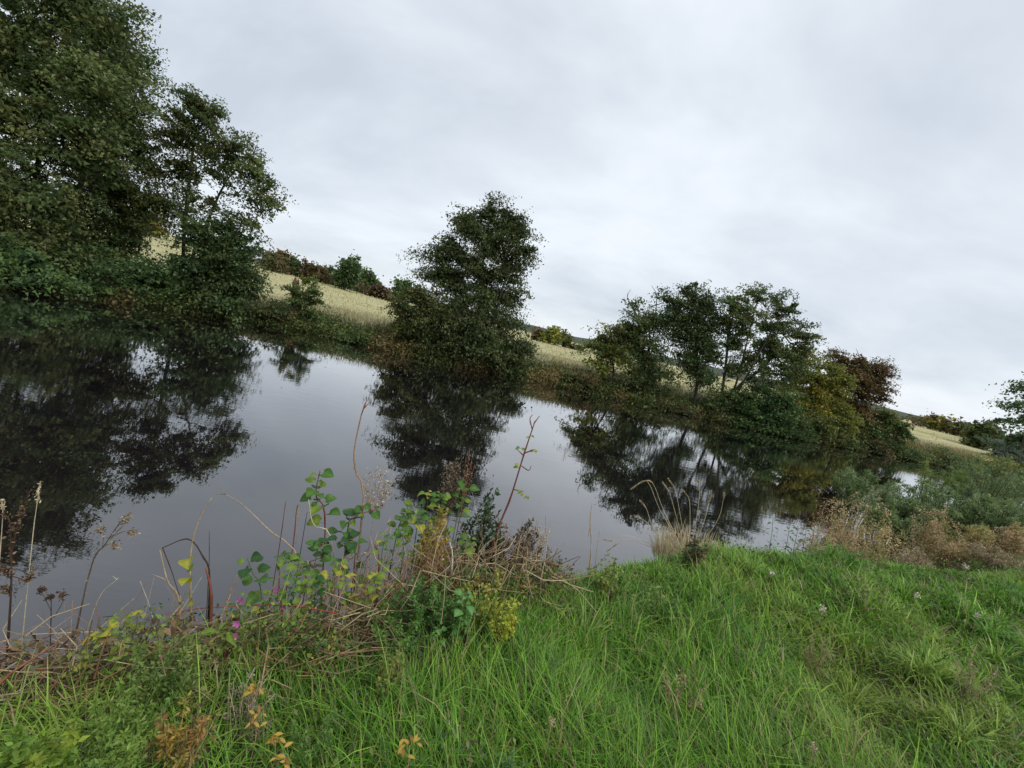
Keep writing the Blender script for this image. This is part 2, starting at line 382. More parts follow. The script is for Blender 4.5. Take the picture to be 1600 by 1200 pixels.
    A = unit(ax1[idx] * .5 + r.normal(0, .7, (len(idx), 3)) + np.array([0, 0, -.25])); Nn = unit(r.normal(0, .55, (len(idx), 3)) + np.array([0, 0, .8]))
    L = lsize * r.uniform(.6, 1.35, len(idx)) * SZ[idx]; Bn = unit(np.cross(Nn, A)); Wl = (L * lw * .6)[:, None]
    V = np.stack([C - A * L[:, None] * .4 + Bn * Wl, C - A * L[:, None] * .4 - Bn * Wl, C + A * L[:, None] * .6], 1).reshape(-1, 3); T = np.arange(len(V)).reshape(-1, 3)
    base = palette(pal, n, r) * (1 + .12 * B)[:, None].clip(.7, 1.3)
    col = base[idx] * r.uniform(.75, 1.3, (len(idx), 1)); col = np.repeat(col, 3, 0)
    part('crown', V, None, T, col, M[leafmat], root)
    return root

RB = 'trees along the far bank'
build_tree('riverside_tree', 'very large dark green tree at the left edge, crown cut off by the top', 'tree',
  [(40, 452), (52, 380), (60, 250), (75, 100), (85, -40)], 17.4,
  [(90, -20, 90, 60), (20, 40, 80, 60), (150, 35, 65, 50), (70, 110, 100, 60), (-50, 120, 90, 110), (150, 130, 70, 50, -.5), (40, 200, 100, 60, -.8), (-60, 290, 90, 90),
   (120, 215, 70, 50, -.6), (50, 290, 90, 60, -1), (40, 375, 90, 50, -1.2), (-50, 390, 80, 60)], ALDER, multi=[[(100, 380), (140, 220), (150, 60)], [(0, 360), (-30, 200), (-40, 80)]],
  seed=1, group=RB, dens=5.0, lsize=.115)
build_tree('riverside_tree', 'tall dark tree just right of the largest tree, crown sloping down to the water', 'tree',
  [(196, 470), (192, 400), (185, 300), (180, 180), (178, 70)], 20.2,
  [(180, 60, 48, 42, 0, .9), (205, 110, 40, 35), (165, 150, 60, 45), (215, 165, 30, 32, 0, .8), (190, 220, 55, 40), (225, 255, 32, 30, 0, .8), (150, 290, 70, 45), (205, 310, 50, 40), (110, 345, 70, 45), (190, 365, 42, 30), (150, 395, 60, 30)],
  ALDER + [(.05, .07, .02)], multi=[[(215, 400), (235, 300)]], seed=2, group=RB, dens=4.8)
build_tree('riverside_bush', 'broad dark green bush overhanging the water under the big trees at the left', 'bush', [(120, 462), (118, 440), (115, 415)], 17.8,
  [(15, 405, 80, 36, -2.6), (95, 415, 70, 34, -1.2), (170, 425, 60, 34, .2), (235, 438, 46, 36, 1.2), (40, 432, 80, 14, -2.4), (130, 440, 60, 14, -.6), (205, 452, 50, 14, .8)], BUSHY + DARK, seed=3, dens=7, lsize=.115, sig=.26, r_tip=.005, group='bushes along the far bank')
build_tree('riverside_tree', 'slender alder with open crown and long right limb, beside the big trees at the left', 'tree',
  [(284, 478), (286, 420), (288, 360), (296, 280), (303, 215), (303, 165)], 20.6,
  [(300, 172, 40, 30), (268, 205, 34, 34), (335, 195, 34, 30), (305, 225, 40, 28, 0, .8), (372, 235, 32, 26), (405, 262, 26, 28), (412, 305, 22, 30), (392, 345, 22, 14, 0, .9), (280, 270, 36, 32, 0, .9), (345, 262, 28, 22, 0, .7), (255, 320, 30, 36), (318, 322, 40, 22, 0, .7), (370, 300, 20, 16, 0, .5)],
  ALDER + [(.07, .075, .022)], multi=[[(300, 400), (325, 345), (352, 285), (385, 250)]], seed=4, group=RB, dens=4.6, sig=.26)
build_tree('riverside_bush', 'rounded dark bush at the foot of the slender alder on the left', 'bush', [(335, 487), (335, 450), (340, 400)], 20.0,
  [(325, 375, 48, 34), (362, 372, 36, 30), (385, 405, 26, 30), (345, 420, 56, 40), (300, 430, 40, 36), (370, 445, 32, 26), (330, 462, 52, 20, -.5), (275, 450, 30, 28)], DARK + OLIVE[:1], seed=5, dens=6.5, sig=.27, lsize=.115, group='bushes along the far bank')
build_tree('riverside_tree', 'lone spreading alder in the middle of the far bank, tallest there', 'tree',
  [(738, 568), (742, 520), (750, 450), (758, 385), (766, 338)], 22.8,
  [(812, 366, 20, 18), (734, 345, 26, 18), (793, 346, 26, 18), (700, 384, 24, 18), (820, 395, 14, 18), (685, 420, 26, 18), (766, 340, 40, 22), (732, 352, 26, 22), (795, 358, 28, 22), (765, 378, 44, 28), (672, 398, 24, 16, 0, .9), (705, 400, 32, 22), (806, 400, 18, 22), (745, 420, 48, 28), (790, 425, 30, 26), (700, 440, 42, 28), (755, 465, 55, 30), (800, 460, 20, 22), (715, 490, 48, 34, -.6), (775, 505, 40, 30), (800, 498, 16, 14, 0, .5), (745, 530, 55, 28, -.8), (690, 535, 44, 26, -.6), (805, 545, 30, 26), (775, 550, 40, 18, -.5)],
  [(.082, .114, .040), (.068, .098, .034), (.10, .130, .046), (.125, .145, .055)], multi=[[(725, 500), (705, 440), (680, 402)], [(770, 500), (795, 420)]], seed=6, group=RB, dens=5.4)
build_tree('riverside_bush', 'grey green bush leaning against the left side of the lone middle alder', 'bush', [(655, 545), (654, 510), (655, 470)], 22.3,
  [(655, 462, 30, 20), (632, 488, 24, 20), (668, 490, 34, 24), (648, 520, 36, 22), (622, 515, 16, 18)], OLIVE + [(.07, .09, .035)], seed=7, dens=7, sig=.24, lsize=.11, r_tip=.005, group='bushes along the far bank')
build_tree('riverside_tree', 'yellowish green small tree at the left end of the right hand tree row', 'tree', [(962, 602), (958, 570), (950, 530)], 24.4,
  [(955, 527, 28, 20), (930, 545, 20, 20), (965, 552, 30, 22), (940, 572, 22, 16, 0, .8), (985, 515, 16, 16)], YELG[:2] + OLIVE, seed=8, dens=6, sig=.24, lsize=.12, group=RB)
build_tree('riverside_tree', 'dark tree with bare dead twigs on top, right of the yellowish small tree', 'tree', [(1012, 618), (1012, 570), (1015, 520), (1012, 480)], 24.3,
  [(993, 482, 14, 16, 0, .8), (1000, 510, 28, 20), (1025, 500, 24, 20), (982, 535, 26, 22), (1015, 545, 32, 28), (1005, 578, 34, 26), (1030, 590, 26, 22), (985, 595, 26, 16, -.4)], DARK + OLIVE[:2], seed=9, dens=5.2, group=RB,
  bare=[[(1000, 500), (985, 475), (980, 462), (986, 452)], [(1024, 495), (1026, 462), (1018, 446)], [(1015, 480), (1040, 470), (1042, 450)]])
build_tree('riverside_tree', 'dense round topped tree in the middle of the right hand row', 'tree', [(1086, 628), (1090, 590), (1086, 530), (1082, 470)], 24.8,
  [(1082, 460, 30, 18), (1055, 475, 24, 18), (1105, 475, 18, 20), (1078, 495, 38, 24), (1062, 520, 28, 22), (1100, 520, 24, 24), (1080, 560, 28, 22), (1100, 590, 26, 18), (1110, 555, 18, 18), (1045, 500, 20, 20), (1116, 500, 14, 22), (1092, 540, 26, 20)], DARK + OLIVE[:1] + [(.05, .06, .02)], seed=10, group=RB, dens=5.2)
build_tree('riverside_tree', 'many stemmed alder with airy crown, right of the dense round topped tree', 'tree', [(1124, 648), (1130, 600), (1136, 550), (1140, 480)], 24.0,
  [(1150, 470, 26, 18, 0, .9), (1190, 462, 28, 14), (1222, 478, 22, 18), (1165, 495, 36, 22, 0, .8), (1215, 505, 30, 20, 0, .9), (1248, 520, 20, 20), (1145, 525, 24, 26, 0, .8), (1185, 540, 40, 24, 0, .8), (1225, 550, 34, 22), (1150, 575, 28, 16, 0, .7), (1200, 580, 42, 18, 0, .8), (1252, 555, 16, 18), (1268, 532, 14, 14), (1175, 562, 34, 16), (1130, 500, 16, 20), (1235, 580, 24, 16)], ALDER + OLIVE[:1],
  multi=[[(1150, 600), (1168, 530), (1180, 480)], [(1160, 600), (1190, 545), (1222, 490)], [(1148, 610), (1185, 580), (1215, 550)]], seed=11, group=RB, dens=5.0, sig=.24, r_tip=.010)
build_tree('riverside_bush', 'dark green bush over the water below the many stemmed alder', 'bush', [(1200, 668), (1198, 640), (1195, 610)], 23.6,
  [(1170, 630, 34, 20), (1205, 620, 36, 22), (1180, 652, 36, 14), (1225, 645, 34, 22), (1215, 670, 34, 12), (1150, 650, 20, 12)], BUSHY + DARK, seed=12, dens=7, sig=.26, lsize=.115, group='bushes along the far bank')
build_tree('riverside_tree', 'yellow green tree just left of the rust red hawthorn', 'tree', [(1268, 668), (1268, 620), (1262, 580)], 24.6,
  [(1250, 562, 24, 18), (1278, 585, 26, 24), (1245, 600, 30, 26), (1288, 620, 32, 26), (1255, 640, 36, 24), (1305, 595, 20, 26), (1310, 640, 24, 20)], YELG + [(.26, .26, .05)], seed=13, dens=6.4, sig=.24, lsize=.105, group=RB)
build_tree('riverside_bush', 'bright yellow green bush filling the foot of the tree row', 'bush', [(1290, 672), (1290, 655), (1292, 640)], 25, [(1275, 655, 26, 16), (1310, 658, 28, 16), (1290, 668, 36, 12)], YELG + OLIVE, seed=41, dens=7, sig=.24, group='bushes along the far bank')
build_tree('riverside_bush', 'green bush closing the gap below the airy alder trunks', 'bush', [(1145, 640), (1145, 625), (1146, 612)], 24, [(1130, 622, 18, 12), (1160, 615, 22, 14), (1115, 632, 20, 9)], BUSHY + OLIVE, seed=42, dens=7, sig=.24, group='bushes along the far bank')
build_tree('hawthorn_tree', 'rust red hawthorn with thin twigs at the right end of the tree row', 'tree', [(1335, 672), (1335, 630), (1335, 590)], 26.0,
  [(1310, 565, 24, 18), (1345, 570, 30, 20), (1370, 590, 20, 20), (1330, 600, 32, 24), (1365, 615, 22, 18), (1300, 600, 18, 22), (1335, 635, 26, 18)], RUST, seed=14, dens=7, sig=.22, lsize=.09, lw=.7, group=RB,
  bare=[[(1330, 590), (1320, 560), (1310, 540)], [(1345, 590), (1362, 565), (1372, 556)], [(1360, 595), (1385, 575), (1394, 570)], [(1340, 580), (1342, 558), (1338, 545)], [(1365, 600), (1388, 592), (1396, 596)]])
build_tree('riverside_bush', 'olive bush at the right foot of the rust red hawthorn', 'bush', [(1385, 690), (1385, 670), (1388, 650)], 26.0,
  [(1375, 650, 24, 18), (1402, 660, 18, 16), (1350, 668, 30, 16), (1385, 680, 30, 14), (1320, 672, 26, 14), (1410, 680, 14, 12)], OLIVE + BUSHY, seed=15, dens=7, sig=.22, lsize=.11, group='bushes along the far bank')
for px, py, rx, ry, pal, lab in [(1150, 668, 26, 14, BUSHY, 'low green bush at the waterline under the airy alder'), (1255, 672, 36, 22, BUSHY + OLIVE, 'dark green bush at the waterline under the yellow green tree'), (1300, 690, 34, 18, OLIVE + DARK, 'olive bush at the waterline under the rust red hawthorn'), (1350, 698, 34, 16, DARK + BROWN, 'dark brownish bush at the waterline right of the hawthorn'), (1410, 708, 36, 13, OLIVE + DARK, 'low olive bush at the waterline before the straw strip'),
    (905, 590, 26, 14, OLIVE + BROWN, 'brown green low bush left of the yellowish small tree'), (1050, 640, 30, 13, DARK + BROWN, 'brownish low bush at the foot of the round topped tree'), (560, 528, 30, 13, OLIVE + BUSHY, 'low straggling bush at the waterline left of the middle alder'), (430, 490, 30, 16, BROWN + DARK, 'brown low bush between the rounded bush and the stump')]:
    build_tree('riverside_bush', lab, 'bush', [(px, py + ry), (px, py), (px + 1, py - ry * .6)], 21.5, [(px - rx * .45, py + ry * .1, rx * .6, ry * .8), (px + rx * .45, py + ry * .2, rx * .6, ry * .8), (px, py - ry * .1, rx * .6, ry)], pal, seed=int(px), dens=7, sig=.22, r_tip=.004, group='bushes along the far bank')
build_tree('sapling', 'thin leafed pale sapling beside the broken stump on the far bank', 'sapling', [(478, 500), (478, 470), (482, 440)], 22.6,
  [(482, 450, 18, 20, 0, .8), (470, 475, 20, 18), (495, 470, 12, 20, 0, .7), (460, 455, 10, 9, 0, .8), (485, 495, 24, 16)], YELG[1:2] + OLIVE + BUSHY, seed=16, dens=8, sig=.2, lsize=.12, lw=.4, r_tip=.004)
# stump
Yb = 22.9; sp = [atY(462, 500, Yb), atY(462.5, 470, Yb), atY(463, 438, Yb)]; sp[0][2] = float(terrain(sp[0][0], Yb)) - .1
k = 9; th = np.arange(k) * 2 * np.pi / k; V = []
for i, (p, rr) in enumerate([(sp[0], .27), (sp[1], .2), (sp[2], .16)]):
    q = p + np.stack([np.cos(th), np.sin(th), 0 * th], 1) * (rr * (1 + .15 * rng.normal(size=k)))[:, None]
    if i == 2: q[:, 2] += .16 * rng.normal(size=k) + .06
    V.append(q)
V.append((sp[2] - np.array([0, 0, .12]))[None]); V = np.concatenate(V)
Q = [(s * k + i, s * k + (i + 1) % k, (s + 1) * k + (i + 1) % k, (s + 1) * k + i) for s in (0, 1) for i in range(k)]; T = [(2 * k + i, 2 * k + (i + 1) % k, 3 * k) for i in range(k)]
st = part('tree_stump', V, np.array(Q), np.array(T), None, M['stump']); tag(st, 'reddish brown broken tree stump standing on the far bank', 'tree stump')

# trees and hedge on the hill behind
def far_tree(name, label, cat, px, py, rx, ry, Y, pal, seed, group, n=5):
    r = np.random.default_rng(seed); gp = atY(px, py, Y); gyy = proj(ground(gp[0], Y))[1] + 2; ry = max(ry, (gyy - py + ry) * .5); py = gyy - ry
    lo = [(px + r.uniform(-.5, .5) * rx, py + r.uniform(-.45, .4) * ry, rx * r.uniform(.45, .65), ry * r.uniform(.45, .65)) for _ in range(n)] + ([(px + k * rx * .55, py + ry * .55, rx * .5, ry * .4) for k in (-1, 0, 1)] if cat == 'bush' else [(px + k * rx * .5, py + ry * .35, rx * .5, ry * .5) for k in (-1, 0, 1)])
    sc = Y / FPX
    return build_tree(name, label, cat, [(px - ry * .2, py + ry * 1.15), (px, py + ry * .4), (px + 1, py - ry * .3)], Y, lo, pal, seed=seed, dens=2.6 / (sc * sc * 45), lpc=30, lsize=.0095 * Y ** .88, sig=3.4 * sc, group=group, r_tip=.014, lw=.8, drop=0)
HG = 'hedge bushes along the crest of the meadow'
hedge = [(428, 400, 16, 14, 78, BROWN, 'brown autumn hedge bush, first right of the slender alder'), (446, 404, 14, 14, 84, [(.16, .11, .03), (.12, .09, .03)], 'golden brown hedge bush near the left end of the crest hedge'),
 (462, 408, 14, 10, 84, DARK, 'dark green hedge bush right after the golden brown one'), (480, 418, 18, 10, 84, BROWN, 'low russet hedge bush above the broken stump'), (500, 424, 18, 12, 86, BROWN, 'low brown hedge bush midway between stump and dark field oak'),
 (516, 428, 12, 14, 90, DARK, 'dark hedge bush a little left of the dark field oak'), (585, 455, 22, 10, 88, BROWN[:2] + [(.08, .035, .03)], 'purplish brown hedge bush below the paler round tree'), (420, 408, 14, 8, 80, BROWN, 'low dark brown hedge bush behind the rounded bush'), (440, 412, 16, 7, 82, BROWN + DARK, 'low brown hedge bush below the golden brown one'), (528, 440, 14, 10, 90, DARK + BROWN, 'dark hedge bush at the left foot of the dark field oak'), (558, 448, 12, 8, 90, BROWN, 'brown hedge bush at the right foot of the dark field oak'), (603, 460, 14, 9, 88, BROWN, 'brown hedge bush at the right end of the crest hedge')]
for i, (px, py, rx, ry, Y, pal, lab) in enumerate(hedge): far_tree('hedge_bush', lab, 'bush', px, py, rx, ry, Y, pal, 200 + i, HG)
far_tree('field_tree', 'dark round oak standing in front of the hedge on the meadow crest', 'tree', 541, 424, 20, 25, 82, DARK, 220, 'field trees on the crest', 8)
far_tree('field_tree', 'paler green round tree just right of the dark field oak', 'tree', 578, 437, 17, 17, 105, BUSHY, 221, 'field trees on the crest', 6)
far_tree('field_tree', 'green rounded tree behind the left edge of the middle alder', 'tree', 628, 452, 20, 16, 105, BUSHY, 222, 'field trees on the crest', 6)
far_tree('field_tree', 'yellowing tree in the gap right of the middle alder', 'tree', 860, 524, 17, 14, 90, YELG, 223, 'field trees on the crest', 6)
far_tree('field_tree', 'small olive tree next to the yellowing tree in the gap', 'tree', 882, 528, 12, 13, 92, OLIVE, 224, 'field trees on the crest', 5)
far_tree('field_tree', 'low brown green bush in the gap left of the yellowish small tree', 'bush', 900, 543, 15, 7, 92, BROWN + OLIVE, 225, 'field trees on the crest', 4)
far_tree('field_tree', 'brown bush hard against the right side of the middle alder', 'bush', 840, 523, 11, 11, 92, BROWN, 226, 'field trees on the crest', 4)
far_tree('field_tree', 'distant golden green bush seen between slender alder and big trees', 'bush', 235, 340, 26, 13, 84, YELG + BROWN, 227, 'field trees on the crest', 5)
far_tree('field_tree', 'brown hedge clump behind the trunk of the slender alder', 'bush', 200, 335, 22, 10, 84, BROWN, 228, 'field trees on the crest', 4)
RS = 'scrub beyond the right end of the river'
far_tree('scrub_bush', 'golden scrub bush by the distant hill at the right', 'bush', 1468, 660, 20, 13, 60, YELG + BROWN, 230, RS, 6)
far_tree('scrub_bush', 'brown scrub bush left of the golden scrub bush', 'bush', 1438, 664, 12, 8, 66, BROWN, 231, RS, 4)
far_tree('scrub_bush', 'dull brown scrub bush right of the golden scrub bush', 'bush', 1500, 668, 18, 11, 58, BROWN + OLIVE, 232, RS, 5)
far_tree('scrub_bush', 'dark green scrub bush under the pine like tree at the right edge', 'bush', 1540, 670, 28, 16, 46, DARK + OLIVE, 233, RS, 6)
far_tree('scrub_bush', 'dark scrub bush cut by the right edge of the photo', 'bush', 1592, 682, 30, 20, 40, DARK, 234, RS, 6)
build_tree('spreading_tree', 'dark tree with flat layered boughs cut off by the right edge', 'tree', [(1600, 700), (1606, 660), (1612, 610), (1612, 585)], 38,
  [(1600, 605, 24, 9), (1580, 630, 24, 9), (1625, 625, 26, 14), (1610, 655, 34, 10), (1560, 655, 16, 6), (1650, 600, 30, 14), (1650, 650, 30, 18)], DARK, seed=236, dens=4, lsize=.2, sig=.4, flat=.4)

# ------------------------------------------------------------------ vegetation of the far bank and meadow (uncountable)
def blades(P, L, Wd, az, lean, curl, col, segs=3, colt=None):
    n = len(P); t_ = np.linspace(0, 1, segs + 1); d = np.stack([np.cos(az), np.sin(az), 0 * az], 1); sd_ = np.stack([-np.sin(az), np.cos(az), 0 * az], 1)
    tw = rng.normal(0, .6, n); sd_ = sd_ * np.cos(tw)[:, None] + d * np.sin(tw)[:, None]
    V = np.zeros((n, segs + 1, 2, 3)); C_ = np.zeros((n, segs + 1, 2, 3))
    for i, t in enumerate(t_):
        ang = lean + curl * t
        # integrate the arc
        if i == 0: p = P.copy()
        else:
            am = lean + curl * (t - .5 / segs); p = p + (d * np.sin(am)[:, None] + np.array([0, 0, 1.]) * np.cos(am)[:, None]) * (L / segs)[:, None]
        hw = (Wd * .5 * (1 - t ** 2.2) + .0004)[:, None]
        V[:, i, 0] = p - sd_ * hw; V[:, i, 1] = p + sd_ * hw
        C_[:, i, :] = (col if colt is None else col * (1 - t) + colt * t)[:, None]
    b = (np.arange(n) * (segs + 1) * 2)[:, None, None]; i = np.arange(segs)[:, None] * 2
    q = np.concatenate([i, i + 1, i + 3, i + 2], 1)[None]
    return V.reshape(-1, 3), (b + q).reshape(-1, 4), C_.reshape(-1, 3)

n = 17000; x = rng.uniform(-21, 34, n); dfy = -.38 + .42 * fnoise(x * .8, x * 0 + 3) + rng.random(n) * 1.8; y = yf(x) + dfy * np.sqrt(1 + slope_f(x) ** 2); z = np.maximum(terrain(x, y), .02)
P = np.stack([x, y, z + rng.random(n) ** 1.5 * (.2 + .55 * fnoise(x * .9, y * .9 + 50)) * (1 - .85 * sst((dfy - .45) / .9))], 1); kz = fnoise(x * .5, y * .5)
basec = np.where((kz > .60)[:, None], palette([(.26, .21, .09), (.28, .19, .09), (.20, .20, .07)], n), palette([(.10, .15, .045), (.13, .17, .05), (.08, .12, .04), (.17, .18, .055)], n))
pc = 6; idx = np.repeat(np.arange(n), pc); C_ = P[idx] + rng.normal(0, .12, (n * pc, 3)); C_[:, 2] = np.maximum(C_[:, 2], .03)
Ls = .125 * rng.uniform(.6, 1.4, n * pc)
V, Q = diamonds(C_, rng.normal(size=(n * pc, 3)) + [0, -.3, -.3], rng.normal(0, .6, (n * pc, 3)) + [0, 0, .8], Ls, Ls * .6)
bv = part('bank_undergrowth', V, Q, None, np.repeat(basec[idx] * rng.uniform(.7, 1.3, (n * pc, 1)), 4, 0), M['leaf']); tag(bv, 'tangled green and brown undergrowth along the far waterline', 'undergrowth', kind='stuff')
n = 30000; x = rng.uniform(-16, 36, n); y = yf(x) + 1.1 + rng.random(n) ** 1.6 * 12; P = np.stack([x, y, terrain(x, y) - .03], 1)
kz = fnoise(x * .35, y * .35); nr = (y - yf(x) < 3)
c0 = np.where((nr & (kz > .45))[:, None], palette([(.32, .25, .13), (.42, .34, .19), (.22, .23, .08)], n), palette([(.42, .39, .25), (.52, .47, .33), (.22, .24, .10), (.34, .32, .18)], n))
V, Q, cc = blades(P, rng.uniform(.2, .6, n) * np.where(nr, 1.3, .7), rng.uniform(.02, .04, n), rng.uniform(0, 6.28, n), rng.uniform(0, .5, n), rng.uniform(.1, .9, n), c0, 2)
tag(part('meadow_grass', V, Q, None, cc, M['grass']), 'dry straw coloured meadow grass behind the far bank', 'grass', kind='stuff')
n = 12000; y0 = rng.random(n) ** .8 * 62; x = rng.uniform(-80, 60, n); y = np.maximum(yf(x), 20) + 8 + y0; P = np.stack([x, y, terrain(x, y) - .03], 1); kz = fnoise(x * .12, y * .3)
V, Q, cc = blades(P, rng.uniform(.15, .42, n), rng.uniform(.05, .12, n), rng.uniform(0, 6.28, n), rng.uniform(0, .5, n), rng.uniform(.1, .9, n), np.where((kz > .52)[:, None], palette([(.34, .35, .16), (.40, .39, .2), (.29, .31, .13)], n), palette([(.5, .46, .3), (.42, .38, .22), (.56, .52, .38)], n)), 2)
tag(part('meadow_tussocks', V, Q, None, cc, M['grass']), 'straw and green tussocks over the rising meadow', 'grass', kind='stuff')
# fallen leaves afloat
n = 520; x = np.concatenate([rng.uniform(-13, 20, 420), rng.uniform(-12, -5, 100)]); y = np.concatenate([yf(x[:420]) - rng.random(420) ** 2 * 3, rng.uniform(8, 16, 100)])
P = np.stack([x, y, np.full(n, .006)], 1); a = rng.uniform(0, 6.28, n); L = rng.uniform(.035, .08, n)
V, Q = diamonds(P, np.stack([np.cos(a), np.sin(a), 0 * a], 1), np.tile([0, 0, 1.], (n, 1)), L, L * .5); V[:, 2] = np.maximum(V[:, 2], .004)
tag(part('floating_leaves', V, Q, None, np.repeat(palette([(.34, .32, .18), (.22, .19, .10), (.40, .38, .26)], n), 4, 0), M['herb']), 'small fallen leaves floating on the dark water', 'leaves', kind='stuff')

# ------------------------------------------------------------------ near bank grass
def in_view(x, y, z, mx=220, my=260):
    v = np.stack([x, y, z], 1) - CAM; k = v @ FWD; px = 800 + FPX * (v @ RC) / k; py = 600 - FPX * (v @ UC) / k
    return (k > .4) & (px > -mx) & (px < 1600 + mx) & (py < 1200 + my)
CLEAR = []

# ------------------------------------------------------------------ plants of the near bank
def tubes_part(name, lines, parent, colr, k=5, tip=.35, matn='dry'):
    """several stems that grow from one root, as one connected part"""
    parts = []; Tall = []; o = 0
    for P, r0 in lines:
        V, Q, T = tube(P, np.linspace(r0, r0 * tip, len(P)), k)
        c = palette(colr, 1)[0] * rng.uniform(.8, 1.2); parts.append((V, Q, c)); Tall.append(T + o); o += len(V)
    V, Q, C_ = merge(parts); return part(name, V, Q, np.concatenate(Tall), C_, M[matn], parent, True)
def stem(parent, pts, r0, r1, colr, name='stem', n=12, knots=0, label=None):
    P = spline(pts, n); R_ = np.linspace(r0, r1, n)
    if knots: R_ = R_ * (1 + .3 * (np.arange(n) % knots == knots // 2))
    V, Q, T = tube(P, R_, 6); part(name, V, Q, T, np.broadcast_to(palette(colr, 1)[0], (len(V), 3)) * (1 + .12 * rng.normal(size=(len(V), 1))), M['dry'], parent, True, label)
    return P
# leaf meshes, shared by all leaves of one shape and colour
_leafcache = {}
def leaf_mesh(shape, colr):
    key = (shape, colr, int(rng.integers(0, 4)))
    if key in _leafcache: return _leafcache[key]
    prof = {'ovate': [0, .62, .86, .9, .74, .42, 0], 'lance': [0, .22, .36, .38, .3, .16, 0], 'nettle': [0, .6, .8, .72, .52, .26, 0], 'heart': [.5, .92, 1, .95, .78, .48, 0]}[shape]
    n = len(prof); V = []; C_ = []; cu = [.05, .16, .30, .0][key[2]]; si = [.0, .1, -.12, .05][key[2]]; fo = [.30, .12, .42, -.1][key[2]]
    for i, w_ in enumerate(prof):
        t_ = i / (n - 1); y = t_; z = .10 * math.sin(t_ * 3.1) - (.12 + cu) * t_ * t_; sx = si * t_ * t_; hw = w_ * .5
        ser = (.06 if i % 2 else -.05) if shape == 'nettle' else 0
        yb = y - (.10 if shape == 'heart' and i == 0 else 0)
        V += [(sx - hw * (1 + ser), yb, z + hw * fo), (sx - hw * .5, y, z + hw * .05 + .012 * (i % 2)), (sx, y, z - .015), (sx + hw * .5, y, z + hw * .05 + .012 * (i % 2)), (sx + hw * (1 + ser), yb, z + hw * fo * .8)]
        base = np.array(colr)
        for s in range(5): C_.append(base * (1.25 if s == 2 else 1.0) * (1 - .12 * (i % 2)) * rng.uniform(.93, 1.07))
    Q = [(i * 5 + j, i * 5 + j + 1, i * 5 + 6 + j, i * 5 + 5 + j) for i in range(n - 1) for j in range(4)]
    o = len(V); V += [(-.018, -.42, -.12), (.018, -.42, -.12), (.014, .02, 0), (-.014, .02, 0)]; C_ += [np.array((.2, .16, .05))] * 4; Q.append((o, o + 1, o + 2, o + 3))
    _leafcache[key] = mesh_data('leaf', V, np.array(Q), None, np.array(C_), M['herb'], True)
    return _leafcache[key]
def leaf(parent, pos, d, up, size, shape, colr):
    d = unit(d); x = unit(np.cross(d, unit(up))); z = np.cross(x, d)
    o = obj('leaf', leaf_mesh(shape, colr), parent); off = np.array(parent.location)
    m4 = Matrix.Identity(4); s = size * rng.uniform(.88, 1.12); p = np.asarray(pos) - off
    for i in range(3): m4[i][0], m4[i][1], m4[i][2], m4[i][3] = x[i] * s, d[i] * s, z[i] * s, p[i]
    o.matrix_basis = m4; return o
LG = (.075, .17, .03); LGY = (.16, .25, .035); LY = (.36, .36, .045); LD = (.035, .095, .025); LO = (.42, .27, .05)
RED = [(.19, .05, .035), (.23, .08, .05), (.15, .06, .04)]; TAN = [(.36, .25, .14), (.30, .21, .12), (.42, .32, .20)]; DKB = [(.055, .035, .025), (.08, .05, .035)]; STRAW = [(.46, .38, .24), (.52, .45, .30)]
GRN = [(.10, .18, .04), (.08, .15, .035)]; PINK = (.55, .16, .42)
def leafy_stem(name, label, cat, px, Y, nl, size, shape, cols, stemcol, r0=.004, group=None, start=.2, droop=.2, Ys=None):
    pts = [atY(x, y, (Ys[i] if Ys else Y)) for i, (x, y) in enumerate(px)]; b = pts[0].copy(); b[2] = min(b[2], float(terrain(b[0], b[1]))); pts[0] = b
    root = thing(name, label, cat, b, group); P = stem(root, pts, r0, r0 * .4, stemcol, n=16, knots=4)
    if cat == 'dead nettle': CLEAR.append((b[0], b[1] - .03, .09))
    for i in range(nl):
        t_ = start + (1 - start) * (i + .5) / nl; k = min(int(t_ * 15), 14); p = P[k] + (P[k + 1] - P[k]) * (t_ * 15 - k); ax_ = unit(P[k + 1] - P[k])
        az = i * 2.4 + rng.uniform(-.4, .4); s = np.array([math.cos(az), math.sin(az), .25 - droop * rng.random()]); s = unit(s - ax_ * (s @ ax_) * .6)
        sz_ = size * rng.uniform(.45, 1.2) * (1 - .35 * max(0, t_ - .6)); leaf(root, p + s * .42 * sz_, s, [.4 * rng.normal(), -.35 + .3 * rng.normal(), 1], sz_, shape, cols[rng.integers(len(cols))])
    return root, P
